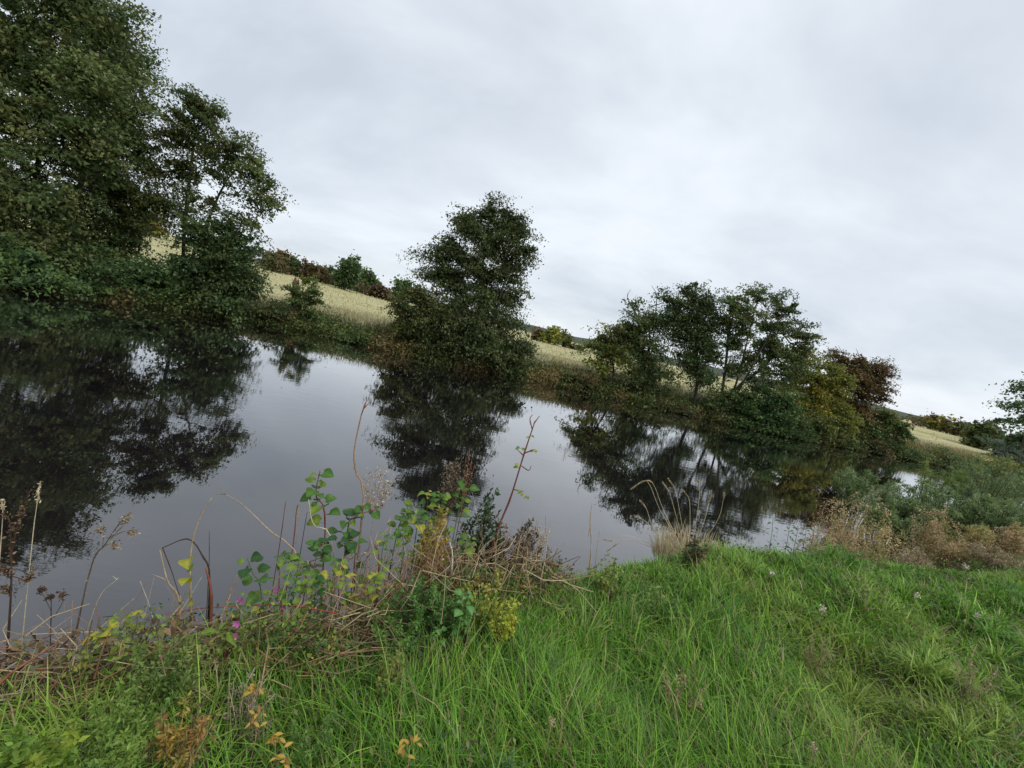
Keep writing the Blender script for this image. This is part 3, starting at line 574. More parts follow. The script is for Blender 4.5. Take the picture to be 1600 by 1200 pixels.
def herb(name, label, cat, px, Y, py_top, rad, nst, lps, ls, lw, pal, stemcol, group=None, lean=(0, 0), r0=.0025, spread=.5, start=.15, base=None, foliage='foliage', wob=.06, jit=.03, leafm='herb', pyb=None):
    """a bushy herb: stems from one root, many small leaves along them"""
    ingrass = group in ('leafy herbs in the grass', 'weed patches in the right hand grass')
    if ingrass: Y = float(hit_h(px, py_top, .30)[1])
    top = atY(px, py_top, Y); b = ground(top[0], Y) if base is None else np.array(base); h = max(.08, top[2] - b[2])
    if ingrass: CLEAR.append((b[0], b[1] - .03, rad * 1.05))
    root = thing(name, label, cat, b, group); lines = []; C_ = []; A_ = []; cid = []
    for i in range(nst):
        az = rng.uniform(0, 6.28); rr = rad * math.sqrt(rng.random()); hh = h * rng.uniform(.6, 1.02) * (1 - .3 * (rr / rad) ** 2)
        e = b + [lean[0] + rr * math.cos(az), lean[1] + rr * math.sin(az), hh]; st_ = b + [spread * .3 * rr * math.cos(az), spread * .3 * rr * math.sin(az), -.02]
        midp = st_ + (e - st_) * .5 + [0, 0, .1 * hh] + rng.normal(0, wob * hh, 3)
        P = spline([st_, midp, e], 9); lines.append((P, r0))
        n = rng.integers(int(lps * .7), int(lps * 1.3) + 1); t_ = start + (1 - start) * rng.random(n) ** .8; f = t_ * 7.999; k = f.astype(int)
        p = P[k] + (P[k + 1] - P[k]) * (f - k)[:, None]; d = unit(rng.normal(0, 1, (n, 3)) + [0, 0, .25])
        C_.append(p + d * (ls * .5 + jit * (1.15 - t_)[:, None] * rng.random((n, 1)))); A_.append(d); cid += [i] * n
    tubes_part('stem', lines, root, stemcol, 4)
    C_ = np.concatenate(C_); A_ = np.concatenate(A_); n = len(C_); L = ls * rng.uniform(.6, 1.35, n)
    V, Q = diamonds(C_, A_, rng.normal(0, .5, (n, 3)) + [0, -.2, .8], L, L * lw)
    c = palette(pal, nst)[np.array(cid)] * rng.uniform(.75, 1.3, (n, 1))
    part(foliage, V, Q, None, np.repeat(c, 4, 0), M[leafm], root); return root

# --- brash of cut and fallen stems along the edge (uncountable)
n = 3200; x = rng.uniform(-2.6, .55, n); dn = rng.uniform(-.25, .75, n); kx = sst((x + .55) / .3) * sst((.6 - x) / .3)
y = yn(x) + dn; P0 = np.stack([x, y, terrain(x, y) + rng.random(n) ** 1.5 * (.14 + .17 * kx)], 1)
az = np.where(rng.random(n) < .35, rng.normal(.25, .5, n), rng.uniform(0, 6.28, n)); ln = rng.uniform(.05, .34, n); el = np.where(rng.random(n) < .2 + .35 * kx, rng.uniform(.5, 1.5, n), rng.normal(.0, .18, n))
P1 = P0 + np.stack([np.cos(az) * np.cos(el), np.sin(az) * np.cos(el), np.sin(el)], 1) * ln[:, None]
P1[:, 2] = np.maximum(P1[:, 2], np.maximum(terrain(P1[:, 0], P1[:, 1]) + .005, .01)); rr = rng.uniform(.0009, .0036, n) * np.where(rng.random(n) < .08, 1.8, 1)
Pm = (P0 + P1) / 2 + rng.normal(0, .02, (n, 3))
c = palette(TAN + STRAW + DKB + [(.24, .14, .08), (.30, .20, .11), (.30, .12, .07), (.16, .11, .07)], n)
V1, Q1 = frusta(P0, Pm, rr, rr * .85, 4); V2, Q2 = frusta(Pm, P1, rr * .85, rr * .6, 4)
V, Q, C_ = merge([(V1, Q1, np.repeat(c, 8, 0)), (V2, Q2, np.repeat(c, 8, 0))])
tag(part('dead_stems', V, Q, None, C_, M['dry']), 'tangle of dead brown and tan stems lying along the water edge', 'dead stems', kind='stuff')
n = 5200; x = rng.uniform(-2.8, .7, n); y = yn(x) + rng.uniform(-.22, .6, n); P = np.stack([x, y, terrain(x, y) + rng.random(n) * .16], 1); L = rng.uniform(.015, .05, n)
V, Q = diamonds(P, rng.normal(size=(n, 3)) * [1, 1, .5], rng.normal(0, .5, (n, 3)) + [0, 0, .8], L, L * rng.uniform(.25, .7, n))
tag(part('leaf_litter', V, Q, None, np.repeat(palette([(.10, .06, .035), (.17, .10, .05), (.05, .035, .025), (.28, .20, .10), (.12, .15, .04)], n), 4, 0), M['herb']), 'withered brown leaves strewn among the dead stems', 'leaf litter', kind='stuff')

n = 900; x = rng.uniform(-1.25, .6, n); y = yn(x) + rng.uniform(-.25, .45, n); kz = fnoise(x * 3 + 5, y * 3); kp = kz > .47; x, y = x[kp], y[kp]; n = len(x); pc = 14; idx = np.repeat(np.arange(n), pc)
C_ = np.stack([x, y, terrain(x, y) + .05 + rng.random(n) * .14], 1)[idx] + rng.normal(0, .03, (n * pc, 3)); L = rng.uniform(.011, .027, n * pc)
V, Q = diamonds(C_, rng.normal(size=(n * pc, 3)), rng.normal(0, .5, (n * pc, 3)) + [0, -.3, .8], L, L * rng.uniform(.4, .75, n * pc))
tag(part('edge_weeds', V, Q, None, np.repeat(palette([(.075, .17, .03), (.16, .25, .035), (.045, .11, .03), (.26, .28, .05), (.13, .12, .05)], n)[idx] * rng.uniform(.75, 1.25, (n * pc, 1)), 4, 0), M['herb']), 'small green and yellowish leaves growing up through the dead stems', 'weeds', kind='stuff')

# --- knotweed and other leafy stems at the edge
KW = 'knotweed stems on the bank edge'
leafy_stem('knotweed', 'leafy green knotweed with the highest leaves, over open water left of centre', 'knotweed', [(530, 900), (508, 830), (494, 775), (500, 735)], 2.55, 22, .075, 'heart', [LG, LG, LGY], RED, .005, KW)
leafy_stem('knotweed', 'green knotweed arching right, just left of the pale dry flower panicle', 'knotweed', [(548, 895), (540, 850), (552, 810), (590, 795)], 2.6, 20, .07, 'heart', [LG, LGY, LD], RED, .005, KW)
leafy_stem('knotweed', 'short knotweed with dark leaves below the tall red stem', 'knotweed', [(560, 905), (555, 865), (530, 845)], 2.4, 18, .065, 'heart', [LG, LD, LD], RED, .004, KW)
leafy_stem('knotweed', 'knotweed with round leaves between the pale panicle and the dark seed head', 'knotweed', [(615, 890), (618, 845), (635, 805), (645, 790)], 2.7, 18, .062, 'heart', [LG, LGY], GRN, .004, KW)
leafy_stem('knotweed', 'low knotweed with yellow green leaves left of the brash heap', 'knotweed', [(470, 945), (478, 905), (452, 880), (440, 872)], 2.15, 20, .056, 'heart', [LGY, LG, LGY], GRN, .0035, KW)
leafy_stem('knotweed', 'low dark leafed knotweed hanging over the water by the pink balsam', 'knotweed', [(420, 960), (408, 925), (395, 895), (385, 870)], 2.0, 14, .06, 'ovate', [LG, LD, LGY], GRN, .003, KW)
leafy_stem('bramble', 'bramble with pale yellow green leaves in front of the dark seed head', 'bramble', [(668, 890), (664, 830), (668, 785), (670, 768)], 2.65, 20, .052, 'ovate', [LGY, LY, LG], GRN, .0035)
leafy_stem('bramble', 'bright green serrated leafy stem beside the dark seed head', 'bramble', [(705, 880), (712, 820), (722, 780), (728, 752)], 2.7, 16, .075, 'nettle', [LGY, LG, LG], GRN, .004)
leafy_stem('nettle', 'yellowing nettle at the lower end of the brash heap', 'nettle', [(548, 990), (546, 955), (541, 920), (538, 890)], 2.08, 20, .05, 'nettle', [LY, LGY, LY], GRN, .003)
leafy_stem('nettle', 'second yellowing nettle right beside the first, with orange stem', 'nettle', [(570, 985), (566, 950), (562, 915)], 2.1, 16, .045, 'nettle', [LY, LGY, LY], TAN, .003)
leafy_stem('nettle', 'yellowish green nettle below the hanging knotweed', 'nettle', [(412, 1000), (412, 960), (411, 930)], 1.85, 12, .042, 'nettle', [LGY, LY], GRN, .0025)
leafy_stem('dead_nettle', 'fresh pale green dead nettle with pointed leaves in the grass', 'dead nettle', [(722, 1030), (722, 985), (725, 950), (728, 925)], 2.0, 26, .05, 'nettle', [(.12, .28, .08), (.15, .32, .09)], GRN, .003, droop=.35)
leafy_stem('dead_nettle', 'small pale green dead nettle left of the larger one', 'dead nettle', [(686, 1030), (686, 1000), (686, 975)], 1.95, 12, .04, 'nettle', [(.13, .29, .08), (.17, .33, .1)], GRN, .0025, droop=.35)
leafy_stem('yellow_leafed_seedling', 'seedling with lance shaped yellow leaves at the brash edge on the left', 'seedling', [(200, 1000), (198, 978), (196, 962)], 1.6, 6, .06, 'lance', [LY, LGY], RED, .002, start=.5)
leafy_stem('yellow_leafed_seedling', 'low cluster of yellow green leaves in front of the brash on the left', 'seedling', [(160, 1030), (165, 1000), (160, 985)], 1.5, 14, .05, 'ovate', [LGY, LY], GRN, .002, start=.3)

# --- balsam with pink flowers
def flower(parent, p, s):
    V = []; Q = []
    for k in range(5):
        a = k * 1.257; d = np.array([math.cos(a), -.4, math.sin(a)]); x_ = np.cross(d, [0, -1, 0]); o = len(V)
        V += [p, p + d * s * .55 + x_ * s * .4, p + d * s * 1.05, p + d * s * .55 - x_ * s * .4]; Q.append((o, o + 1, o + 2, o + 3))
    V += list(p + np.array([(-.25, .2, -.25), (.25, .2, -.25), (.25, .2, .25), (-.25, .2, .25), (0, 1.0, 0)]) * s); o = len(V) - 5
    Q.append((o, o + 1, o + 2, o + 3)); T = [(o + i, o + (i + 1) % 4, o + 4) for i in range(4)]
    part('flower', V, np.array(Q), np.array(T), np.broadcast_to(PINK, (len(V), 3)) * rng.uniform(.85, 1.2, (len(V), 1)), M['herb'], parent)
for lab, px, Y, fl, cols, sz, nl in [
  ('balsam with pink flowers and red stem standing against the dead stems', [(445, 1000), (440, 965), (436, 920), (437, 890)], 1.95, [(434, 922), (440, 942), (443, 948)], [LGY, LG], .06, 9),
  ('balsam with broad yellow leaves and two pink flowers, nearest to the grass', [(348, 1060), (351, 1020), (354, 985), (362, 962)], 1.6, [(371, 974), (368, 993)], [LY, LGY], .075, 8),
  ('balsam with one pink flower, left of the other balsams', [(372, 985), (374, 960), (376, 935)], 1.8, [(376, 938)], [LGY, LG], .055, 7)]:
    root, P = leafy_stem('balsam', lab, 'balsam', px, Y, nl, sz, 'lance' if sz < .1 else 'ovate', cols, RED, .0045, 'pink flowered balsam plants', start=.25, droop=.6)
    for fx, fy in fl: flower(root, atY(fx, fy, Y - .03), .018)

# --- bare and dead standing stems
def dead_stem(name, label, cat, lines, Y, colr, r0, group=None, foot=True, dY=0):
    """lines: pixel polylines, the first is the main stem from its foot"""
    a = atY(*lines[0][0], Y); b = a.copy()
    if foot: b[2] = min(a[2], float(terrain(a[0], a[1])))
    root = thing(name, label, cat, b, group); out = []
    for i, l in enumerate(lines):
        pts = [atY(x, y, Y + dY * j / max(1, len(l) - 1)) for j, (x, y) in enumerate(l)]
        if i == 0: pts[0] = b
        out.append(stem(root, pts, r0 if i == 0 else r0 * .55, r0 * .45 if i == 0 else r0 * .25, colr, 'stem' if i == 0 else 'side_stem', 14 if i == 0 else 7, 4))
    return root, out
DS = 'bare dead plants along the edge'
def seeds(root, pts, n, s, colr, spread, name='seed_head', lw=.6, up=0):
    pts = spline(pts, 60) if len(pts) > 1 else np.asarray(pts); spread = min(spread, .012); k = np.arange(n) % len(pts); C_ = pts[k] + rng.normal(0, spread, (n, 3)); L = s * rng.uniform(.5, 1.4, n)
    V, Q = diamonds(C_, rng.normal(size=(n, 3)) + [0, 0, up], rng.normal(size=(n, 3)), L, L * lw)
    part(name, V, Q, None, np.repeat(palette(colr, n) * rng.uniform(.7, 1.3, (n, 1)), 4, 0), M['dry'], root)
r_, o_ = dead_stem('withered_plant', 'tall red brown stem, tallest at the edge left of centre', 'withered plant', [[(574, 890), (567, 800), (557, 740), (553, 708), (563, 655), (570, 630)], [(564, 650), (572, 628), (573, 622)], [(556, 735), (552, 730)], [(567, 640), (578, 628)]], 2.62, RED + TAN[:1], .0062, DS)
r_, o_ = dead_stem('withered_plant', 'tall leaning red stem with tufts of small leaves, right of centre', 'withered plant', [[(752, 900), (775, 835), (797, 780), (818, 712), (836, 658)], [(832, 672), (828, 655), (832, 648)], [(834, 662), (843, 650)], [(815, 728), (826, 735), (830, 728)], [(803, 765), (818, 768)], [(820, 708), (835, 702)], [(818, 712), (808, 702)]], 2.75, RED, .0075, DS)
for fx, fy in [(831, 682), (813, 702), (836, 704), (812, 728), (812, 770), (822, 774)]:
    for q in range(3): leaf(r_, atY(fx + rng.uniform(-3, 3), fy + rng.uniform(-3, 3), 2.75), [rng.normal(), rng.normal(), -.2], [0, -.4, 1], .03, 'ovate', [LGY, LY][q % 2])
dead_stem('withered_plant', 'long pale stem leaning left over the water, its tip branched', 'withered plant', [[(522, 945), (470, 880), (420, 828), (378, 788), (348, 770)], [(352, 772), (345, 764)], [(350, 772), (338, 772)], [(380, 790), (366, 778)]], 2.3, TAN + STRAW[:1], .0042, DS, dY=.5)
dead_stem('withered_plant', 'tan stem pair with thin side shoot standing alone right of the dry bush', 'withered plant', [[(925, 885), (924, 850), (922, 815), (925, 785)], [(930, 885), (934, 850), (938, 825)], [(923, 820), (919, 838)]], 3.0, TAN, .0045, DS)
dead_stem('withered_plant', 'white bleached stick leaning in the middle of the brash', 'withered plant', [[(711, 897), (707, 872), (703, 848)]], 2.35, [(.62, .58, .52)], .0062, DS)
dead_stem('withered_plant', 'dark broken stem folded over like a hook, left of the water stems', 'withered plant', [[(331, 970), (328, 905), (316, 868), (294, 842), (254, 856)], [(254, 856), (268, 892), (280, 930)]], 1.85, DKB + RED[:1], .004, DS)
dead_stem('withered_plant', 'forked pale stem leaning left, in front of the folded dark stem', 'withered plant', [[(293, 968), (280, 940), (262, 908), (250, 860)], [(262, 908), (250, 902), (238, 898)]], 1.82, TAN, .0042, DS)
r_, o_ = dead_stem('withered_plant', 'thin upright stem with yellow green leaves beside the folded dark stem', 'withered plant', [[(311, 972), (298, 915), (297, 880), (303, 835), (318, 800), (331, 778)], [(303, 835), (306, 828)]], 1.85, TAN + RED[:1], .0042, DS)
for fx, fy, s in [(294, 872, .075), (290, 903, .06), (304, 903, .05), (309, 885, .04), (300, 925, .03), (311, 939, .045)]: leaf(r_, atY(297, fy, 1.85), atY(fx, fy + 3, 1.8) - atY(299, fy, 1.85) + [0, -.02, -.01], [0, -1, .6], s, 'ovate', LY if s > .04 else LGY)
dead_stem('withered_plant', 'thick reddish broken stalk at the foot of the folded dark stem', 'withered plant', [[(336, 968), (330, 930), (322, 888)]], 1.83, RED, .0075, DS)
dead_stem('withered_plant', 'dark thin stem right of the thick reddish stalk', 'withered plant', [[(330, 968), (326, 900), (327, 830)]], 1.9, DKB, .002, DS)
dead_stem('withered_plant', 'bent double pale stem rising behind the low knotweed', 'withered plant', [[(452, 920), (454, 880), (463, 800), (467, 788)], [(467, 788), (465, 830), (462, 850)]], 2.5, TAN + RED[:1], .004, DS)
dead_stem('withered_plant', 'slender purple red stem rising left of the bent double stem', 'withered plant', [[(428, 925), (434, 870), (444, 800), (447, 782)]], 2.5, RED, .0028, DS)
dead_stem('withered_plant', 'dark red stem between the bent double stem and the leafy knotweed', 'withered plant', [[(466, 920), (470, 860), (480, 800)]], 2.55, DKB + RED, .003, DS)
dead_stem('withered_plant', 'pale stem crossing behind the knotweed from upper left to lower right', 'withered plant', [[(560, 905), (520, 855), (490, 820), (482, 780)]], 2.45, STRAW, .004, DS)
dead_stem('withered_plant', 'leaning reddish stem below the dark green herbs left of the tall leaning stem', 'withered plant', [[(600, 920), (592, 880), (585, 850)]], 2.3, TAN + RED, .005, DS)
dead_stem('withered_plant', 'thin grey stem upright behind the bleached stick', 'withered plant', [[(742, 910), (750, 850), (742, 790), (738, 770)]], 2.8, STRAW, .0022, DS)
dead_stem('withered_plant', 'pale stem lying toward lower right in front of the leaning red stem', 'withered plant', [[(725, 860), (750, 885), (770, 900)]], 2.5, STRAW, .004, DS, False)
dead_stem('trailing_plant', 'long pink red stem trailing level along the brash', 'trailing plant', [[(525, 958), (470, 948), (420, 945), (360, 948), (300, 952), (225, 968)], [(300, 952), (260, 972), (220, 985)]], 1.85, [(.36, .06, .07), (.30, .05, .05)], .0026, None, False)
dead_stem('withered_plant', 'short grey stem leaning right over the brash on the left', 'withered plant', [[(118, 985), (150, 945), (185, 903)], [(183, 906), (176, 900)]], 1.65, STRAW, .002, DS)
dead_stem('withered_plant', 'thin pale stem in the gap left of the forked stem', 'withered plant', [[(252, 1000), (236, 955), (219, 908)]], 1.65, STRAW, .0014, DS)
# seeding weeds at the left
r_, o_ = dead_stem('dock_plant', 'dark brown dock with knobbly seed clusters at the left edge', 'dock', [[(14, 1015), (17, 930), (17, 860), (15, 815), (2, 800)], [(17, 870), (30, 810), (48, 765)], [(17, 900), (45, 905), (52, 885)], [(16, 930), (6, 915)], [(17, 905), (0, 880)]], 1.55, DKB, .0035)
for i in range(5): seeds(r_, o_[i][len(o_[i]) // 3:], 90, .012, DKB + [(.15, .10, .06), (.24, .17, .10)], .007)
r_, o_ = dead_stem('yarrow_plant', 'dried yarrow with grey brown flower clusters against the dark water', 'yarrow', [[(108, 965), (138, 900), (165, 850), (185, 820), (204, 800)], [(172, 840), (195, 830), (210, 832)], [(160, 855), (162, 835), (156, 828)], [(175, 838), (192, 822), (200, 808)], [(165, 850), (182, 852)], [(140, 898), (145, 880)]], 1.72, [(.16, .12, .085), (.12, .09, .06)], .0028)
for i in range(1, 5): seeds(r_, o_[i][-2:], 80, .011, [(.24, .19, .12), (.15, .11, .07), (.35, .29, .2)], .009)
seeds(r_, o_[0], 120, .009, [(.15, .11, .07), (.24, .19, .12)], .006)
for lab, l, Y in [('pale grass stalk with plume standing tallest at the left edge', [(45, 900), (50, 850), (56, 800), (63, 752)], 1.6), ('short pale grass stalk cut by the left edge', [(0, 880), (2, 840), (4, 780)], 1.55)]:
    r_, o_ = dead_stem('grass_stalk', lab, 'grass stalk', [l], Y, STRAW, .0018); seeds(r_, o_[0][-4:], 70, .011, STRAW, .0025, 'plume', .35, 1.5)
r_, o_ = dead_stem('withered_weed', 'small withered weed with curled dark heads between dock and yarrow', 'withered weed', [[(88, 985), (80, 955), (78, 930)], [(80, 955), (68, 930), (62, 918)], [(84, 965), (98, 940), (96, 925)]], 1.62, DKB, .002)
for i in range(3): seeds(r_, o_[i][-3:], 60, .012, DKB + [(.14, .09, .06)], .006)
# panicles in the middle
def panicle(name, label, cat, foot, Y, tops, colr, r0, ns, s, spread, up=.6, group=None):
    lines = [[foot] + list(tops[0])]; r_, o_ = dead_stem(name, label, cat, lines + [[tops[0][0]] + [t_] for t_ in tops[1:]], Y, colr, r0, group)
    for l in o_: seeds(r_, l[len(l) // 3:] if l is not o_[0] else l[-5:], ns, s, colr, spread, 'seed_head', .45, up)
    return r_
panicle('dry_panicle', 'feathery pale beige seed panicle left of the dark tree reflection', 'seed panicle', (578, 885), 2.7, [[(584, 810), (590, 770), (596, 735)], (572, 760), (566, 745), (578, 735), (588, 728), (606, 735), (614, 745), (604, 757), (570, 778), (612, 765)], [(.40, .30, .20), (.48, .37, .25), (.33, .25, .17)], .003, 60, .016, .014)
panicle('dry_panicle', 'dense grey brown seed head in front of the dark reflection', 'seed panicle', (697, 885), 2.75, [[(700, 810), (704, 765), (706, 728)], (692, 740), (698, 725), (712, 720), (722, 715), (730, 735), (722, 750), (690, 760), (716, 740), (704, 735)], [(.17, .13, .09), (.24, .19, .13), (.12, .09, .06)], .003, 130, .016, .014)
panicle('dry_panicle', 'thin red brown spike between the seed head and leaning red stem', 'seed panicle', (708, 880), 2.8, [[(720, 800), (728, 750), (734, 700)], (740, 705), (728, 715), (742, 725)], [(.30, .16, .09), (.24, .13, .08)], .003, 45, .013, .008)
panicle('umbel_plant', 'cream umbel seed head at the right end of the dry bush', 'umbel', (842, 890), 2.85, [[(846, 860), (850, 835)], (840, 825), (846, 821), (853, 820), (859, 825), (843, 832)], [(.42, .33, .23), (.5, .42, .3)], .0025, 50, .01, .006, 0)
panicle('umbel_plant', 'wispy grey umbel behind the dry bush', 'umbel', (808, 890), 2.9, [[(808, 850), (818, 812)], (812, 806), (820, 800), (828, 804), (826, 812)], [(.36, .32, .28), (.28, .24, .2)], .002, 14, .009, .005, 0)

leafy_stem('bramble', 'bramble with large yellow green leaves just left of the yellow herb', 'bramble', [(650, 900), (648, 850), (652, 815), (645, 795)], 2.5, 20, .06, 'ovate', [LGY, LY, LG], GRN, .0035)
leafy_stem('bramble', 'low green bramble behind the bleached stick', 'bramble', [(725, 900), (728, 865), (735, 840)], 2.5, 18, .055, 'ovate', [LG, LGY], GRN, .003)
leafy_stem('knotweed', 'dark leafed knotweed filling the gap left of the brash heap', 'knotweed', [(500, 925), (492, 880), (505, 850)], 2.3, 20, .055, 'heart', [LD, LG, LGY], RED, .0035, 'knotweed stems on the bank edge')
for px, pyt, Y, rad, col_, lab in [(560, 822, 2.4, .10, STRAW + TAN, 'clump of pale broken stalks under the tall red stem'), (612, 808, 2.5, .11, STRAW + TAN, 'clump of straw pale stalks below the feathery panicle'), (655, 815, 2.45, .10, TAN + STRAW + RED[:1], 'clump of tan and reddish stalks left of the yellow herb'), (690, 820, 2.38, .07, RED + TAN, 'clump of red cut stalks below the yellow herb'), (500, 850, 2.25, .10, TAN + RED, 'clump of thin brown stalks behind the long pale leaning stem'), (730, 830, 2.55, .10, STRAW + TAN, 'clump of pale stalks behind the bleached stick'), (590, 860, 2.25, .12, TAN + RED[:1], 'broad clump of short tan stubble before the pale panicle')]:
    herb('stalk_clump', lab, 'dead stalks', px, Y, pyt, rad, 34, 5, .026, .3, STRAW + TAN + [(.3, .28, .06)], col_, 'clumps of dead stalks in the brash', r0=.0034, spread=1.4, wob=.14, foliage='withered_leaves')
for px, Y, lab, cols in [([(600, 915), (596, 870), (604, 835)], 2.3, 'yellow green leafy stem low in front of the pale panicle', [LGY, LY, LG]), ([(632, 900), (630, 860), (622, 825)], 2.45, 'green leafy stem between the two straw clumps', [LG, LGY]), ([(530, 935), (520, 905), (528, 875)], 2.15, 'dense yellow green leafy stem at the lower left of the brash heap', [LGY, LG, LY]), ([(455, 965), (450, 935), (462, 905)], 1.95, 'low leafy stem behind the taller pink balsam', [LGY, LG]), ([(585, 960), (588, 925), (580, 895)], 2.1, 'yellow leafy sprig right of the yellowing nettles', [LY, LGY]), ([(480, 960), (492, 930), (486, 900)], 2.05, 'leafy sprig with dark and light leaves by the trailing pink red stem', [LG, LD, LGY]), ([(678, 860), (684, 800), (690, 770)], 2.62, 'tall leafy sprig beside the grey brown seed head', [LGY, LG])]:
    leafy_stem('leafy_sprig', lab, 'sprig', px, Y, 24, .046, 'ovate', cols, GRN, .003, 'leafy sprigs in the brash', start=.1)
# --- bushy herbs on the edge and in the grass
FH = 'leafy herbs in the grass'
herb('yellow_herb', 'yellow leafed herb hanging over red stalks in the middle of the brash', 'herb', 690, 2.5, 785, .10, 22, 55, .024, .6, [(.34, .30, .05), (.42, .36, .06), (.26, .26, .05), (.40, .25, .06)], RED + TAN, start=.4)
herb('withered_herb', 'tan withered herb right behind the yellow one', 'herb', 700, 2.65, 775, .09, 22, 60, .022, .4, [(.30, .22, .12), (.38, .28, .16), (.18, .15, .07), (.24, .17, .09)], TAN, start=.35)
herb('nettle_bush', 'dark green nettle bush crossed by the leaning red stem', 'nettle', 768, 2.85, 762, .19, 42, 75, .036, .45, [(.045, .09, .028), (.06, .10, .03), (.09, .085, .04), (.03, .06, .022)], DKB, start=.15)
herb('withered_bush', 'pinkish brown withered bush right of the leaning red stem', 'bush', 822, 2.85, 805, .19, 44, 85, .026, .5, [(.17, .125, .08), (.10, .075, .05), (.22, .15, .10), (.08, .085, .035)], DKB + TAN, start=.15)
herb('withered_bush', 'low brown weed at the waterline below the umbel', 'bush', 865, 3.0, 862, .17, 24, 50, .022, .45, [(.12, .095, .06), (.09, .11, .04), (.06, .08, .03)], DKB, start=.1)
herb('feathery_herb', 'dark green feathery tansy at the top of the grass below the yellow herb', 'herb', 672, 2.2, 898, .2, 24, 60, .019, .4, [(.08, .19, .04), (.11, .23, .05), (.055, .14, .035)], GRN, FH)
herb('feathery_herb', 'green feathery tansy left of the pale dead nettle', 'herb', 640, 2.05, 930, .2, 20, 55, .019, .4, [(.10, .21, .04), (.14, .25, .05), (.07, .16, .035)], GRN, FH)
herb('feathery_herb', 'tall feathery tansy just below the bleached stick', 'herb', 712, 2.25, 903, .16, 18, 55, .018, .4, [(.09, .2, .04), (.12, .23, .05)], GRN, FH)
herb('golden_herb', 'bright golden yellow plant alone in the grass right of the dead nettle', 'herb', 797, 2.15, 925, .085, 12, 34, .02, .5, [(.42, .42, .04), (.34, .38, .045), (.46, .40, .05)], GRN, FH)
herb('golden_herb', 'yellow green weed at the grass crest behind the golden plant', 'herb', 778, 2.4, 893, .15, 14, 30, .02, .55, [(.32, .33, .05), (.18, .24, .045), (.38, .34, .06)], GRN, FH)
herb('parsley_herb', 'pale yellow green parsley like plant left of the middle of the grass', 'herb', 617, 1.75, 1010, .055, 14, 55, .017, .5, [(.20, .26, .05), (.27, .30, .07), (.15, .2, .05)], TAN + GRN, FH)
herb('yellow_green_herb', 'large bright yellow green leafy herb in the bottom left corner', 'herb', 62, 1.22, 1112, .09, 18, 60, .022, .6, [(.20, .30, .04), (.28, .35, .05), (.14, .24, .035)], GRN, FH)
herb('yellow_green_herb', 'yellow green herb at the very bottom left edge', 'herb', 8, 1.18, 1150, .06, 12, 50, .022, .6, [(.17, .27, .04), (.12, .22, .035)], GRN, FH)
herb('feathery_herb', 'pale green feathery mound left of the broad leaved balsam', 'herb', 275, 1.62, 990, .13, 30, 85, .016, .38, [(.15, .22, .05), (.19, .25, .06), (.10, .17, .04)], GRN, FH)
herb('feathery_herb', 'lighter feathery mound in the grass below the yellow seedling cluster', 'herb', 212, 1.4, 1062, .12, 28, 80, .016, .38, [(.16, .26, .045), (.2, .29, .05), (.11, .2, .04)], GRN, FH)
herb('feathery_herb', 'feathery green patch low in the grass at the lower left', 'herb', 180, 1.25, 1125, .10, 24, 70, .016, .38, [(.13, .23, .04), (.18, .27, .05)], GRN, FH)
herb('feathery_herb', 'grey green feathery patch in the grass near the bottom, left of centre', 'herb', 510, 1.45, 1095, .13, 18, 50, .014, .45, [(.12, .22, .05), (.15, .24, .06), (.09, .17, .04)], GRN, FH)
herb('withered_herb', 'greyish tan dried patch in the grass below the broad leaved balsam', 'herb', 398, 1.55, 1045, .10, 16, 45, .014, .4, [(.30, .27, .20), (.22, .2, .13), (.14, .17, .06)], STRAW, FH)
herb('golden_herb', 'ochre fern like weed in the grass at the lower left', 'herb', 290, 1.42, 1085, .09, 16, 50, .018, .35, [(.38, .24, .05), (.30, .17, .05), (.34, .28, .06), (.15, .13, .05)], DKB + TAN, FH)
herb('clover_patch', 'small round leafed clover patch at the bottom edge of the middle', 'clover', 800, 1.35, 1165, .07, 22, 40, .014, .8, [(.09, .19, .05), (.13, .22, .07), (.07, .15, .04)], GRN, FH)
for i, (px, py, Y, lab) in enumerate([(400, 1125, 1.36, 'orange toothed leaf plant in the grass, left of bottom centre'), (430, 1155, 1.3, 'larger orange toothed leaf plant just below the first'), (445, 1183, 1.27, 'orange leaf plant at the bottom edge, lowest of the three'), (640, 1165, 1.36, 'orange toothed leaf plant right of bottom centre'), (395, 1078, 1.46, 'golden leaf plant under the dried grey patch')]):
    p = hit_h(px, py, .2); CLEAR.append((p[0], p[1] - .03, .07)); root = thing('autumn_leaf_plant', lab, 'autumn leaf plant', ground(p[0], p[1]), 'orange leafed plants in the grass')
    tp = p; stem(root, [np.array(root.location), (np.array(root.location) + tp) / 2 + [.01, 0, .02], tp], .0018, .001, TAN, n=6)
    for a in range(11): leaf(root, tp + rng.normal(0, .010, 3), [math.cos(a * 1.05) + .3 * rng.normal(), math.sin(a * 1.05) - .2, .5 * rng.normal()], [.5 * rng.normal(), -.4, 1], .028 * rng.uniform(.6, 1.2), 'lance', [LO, (.46, .32, .06), (.30, .16, .05)][a % 3])
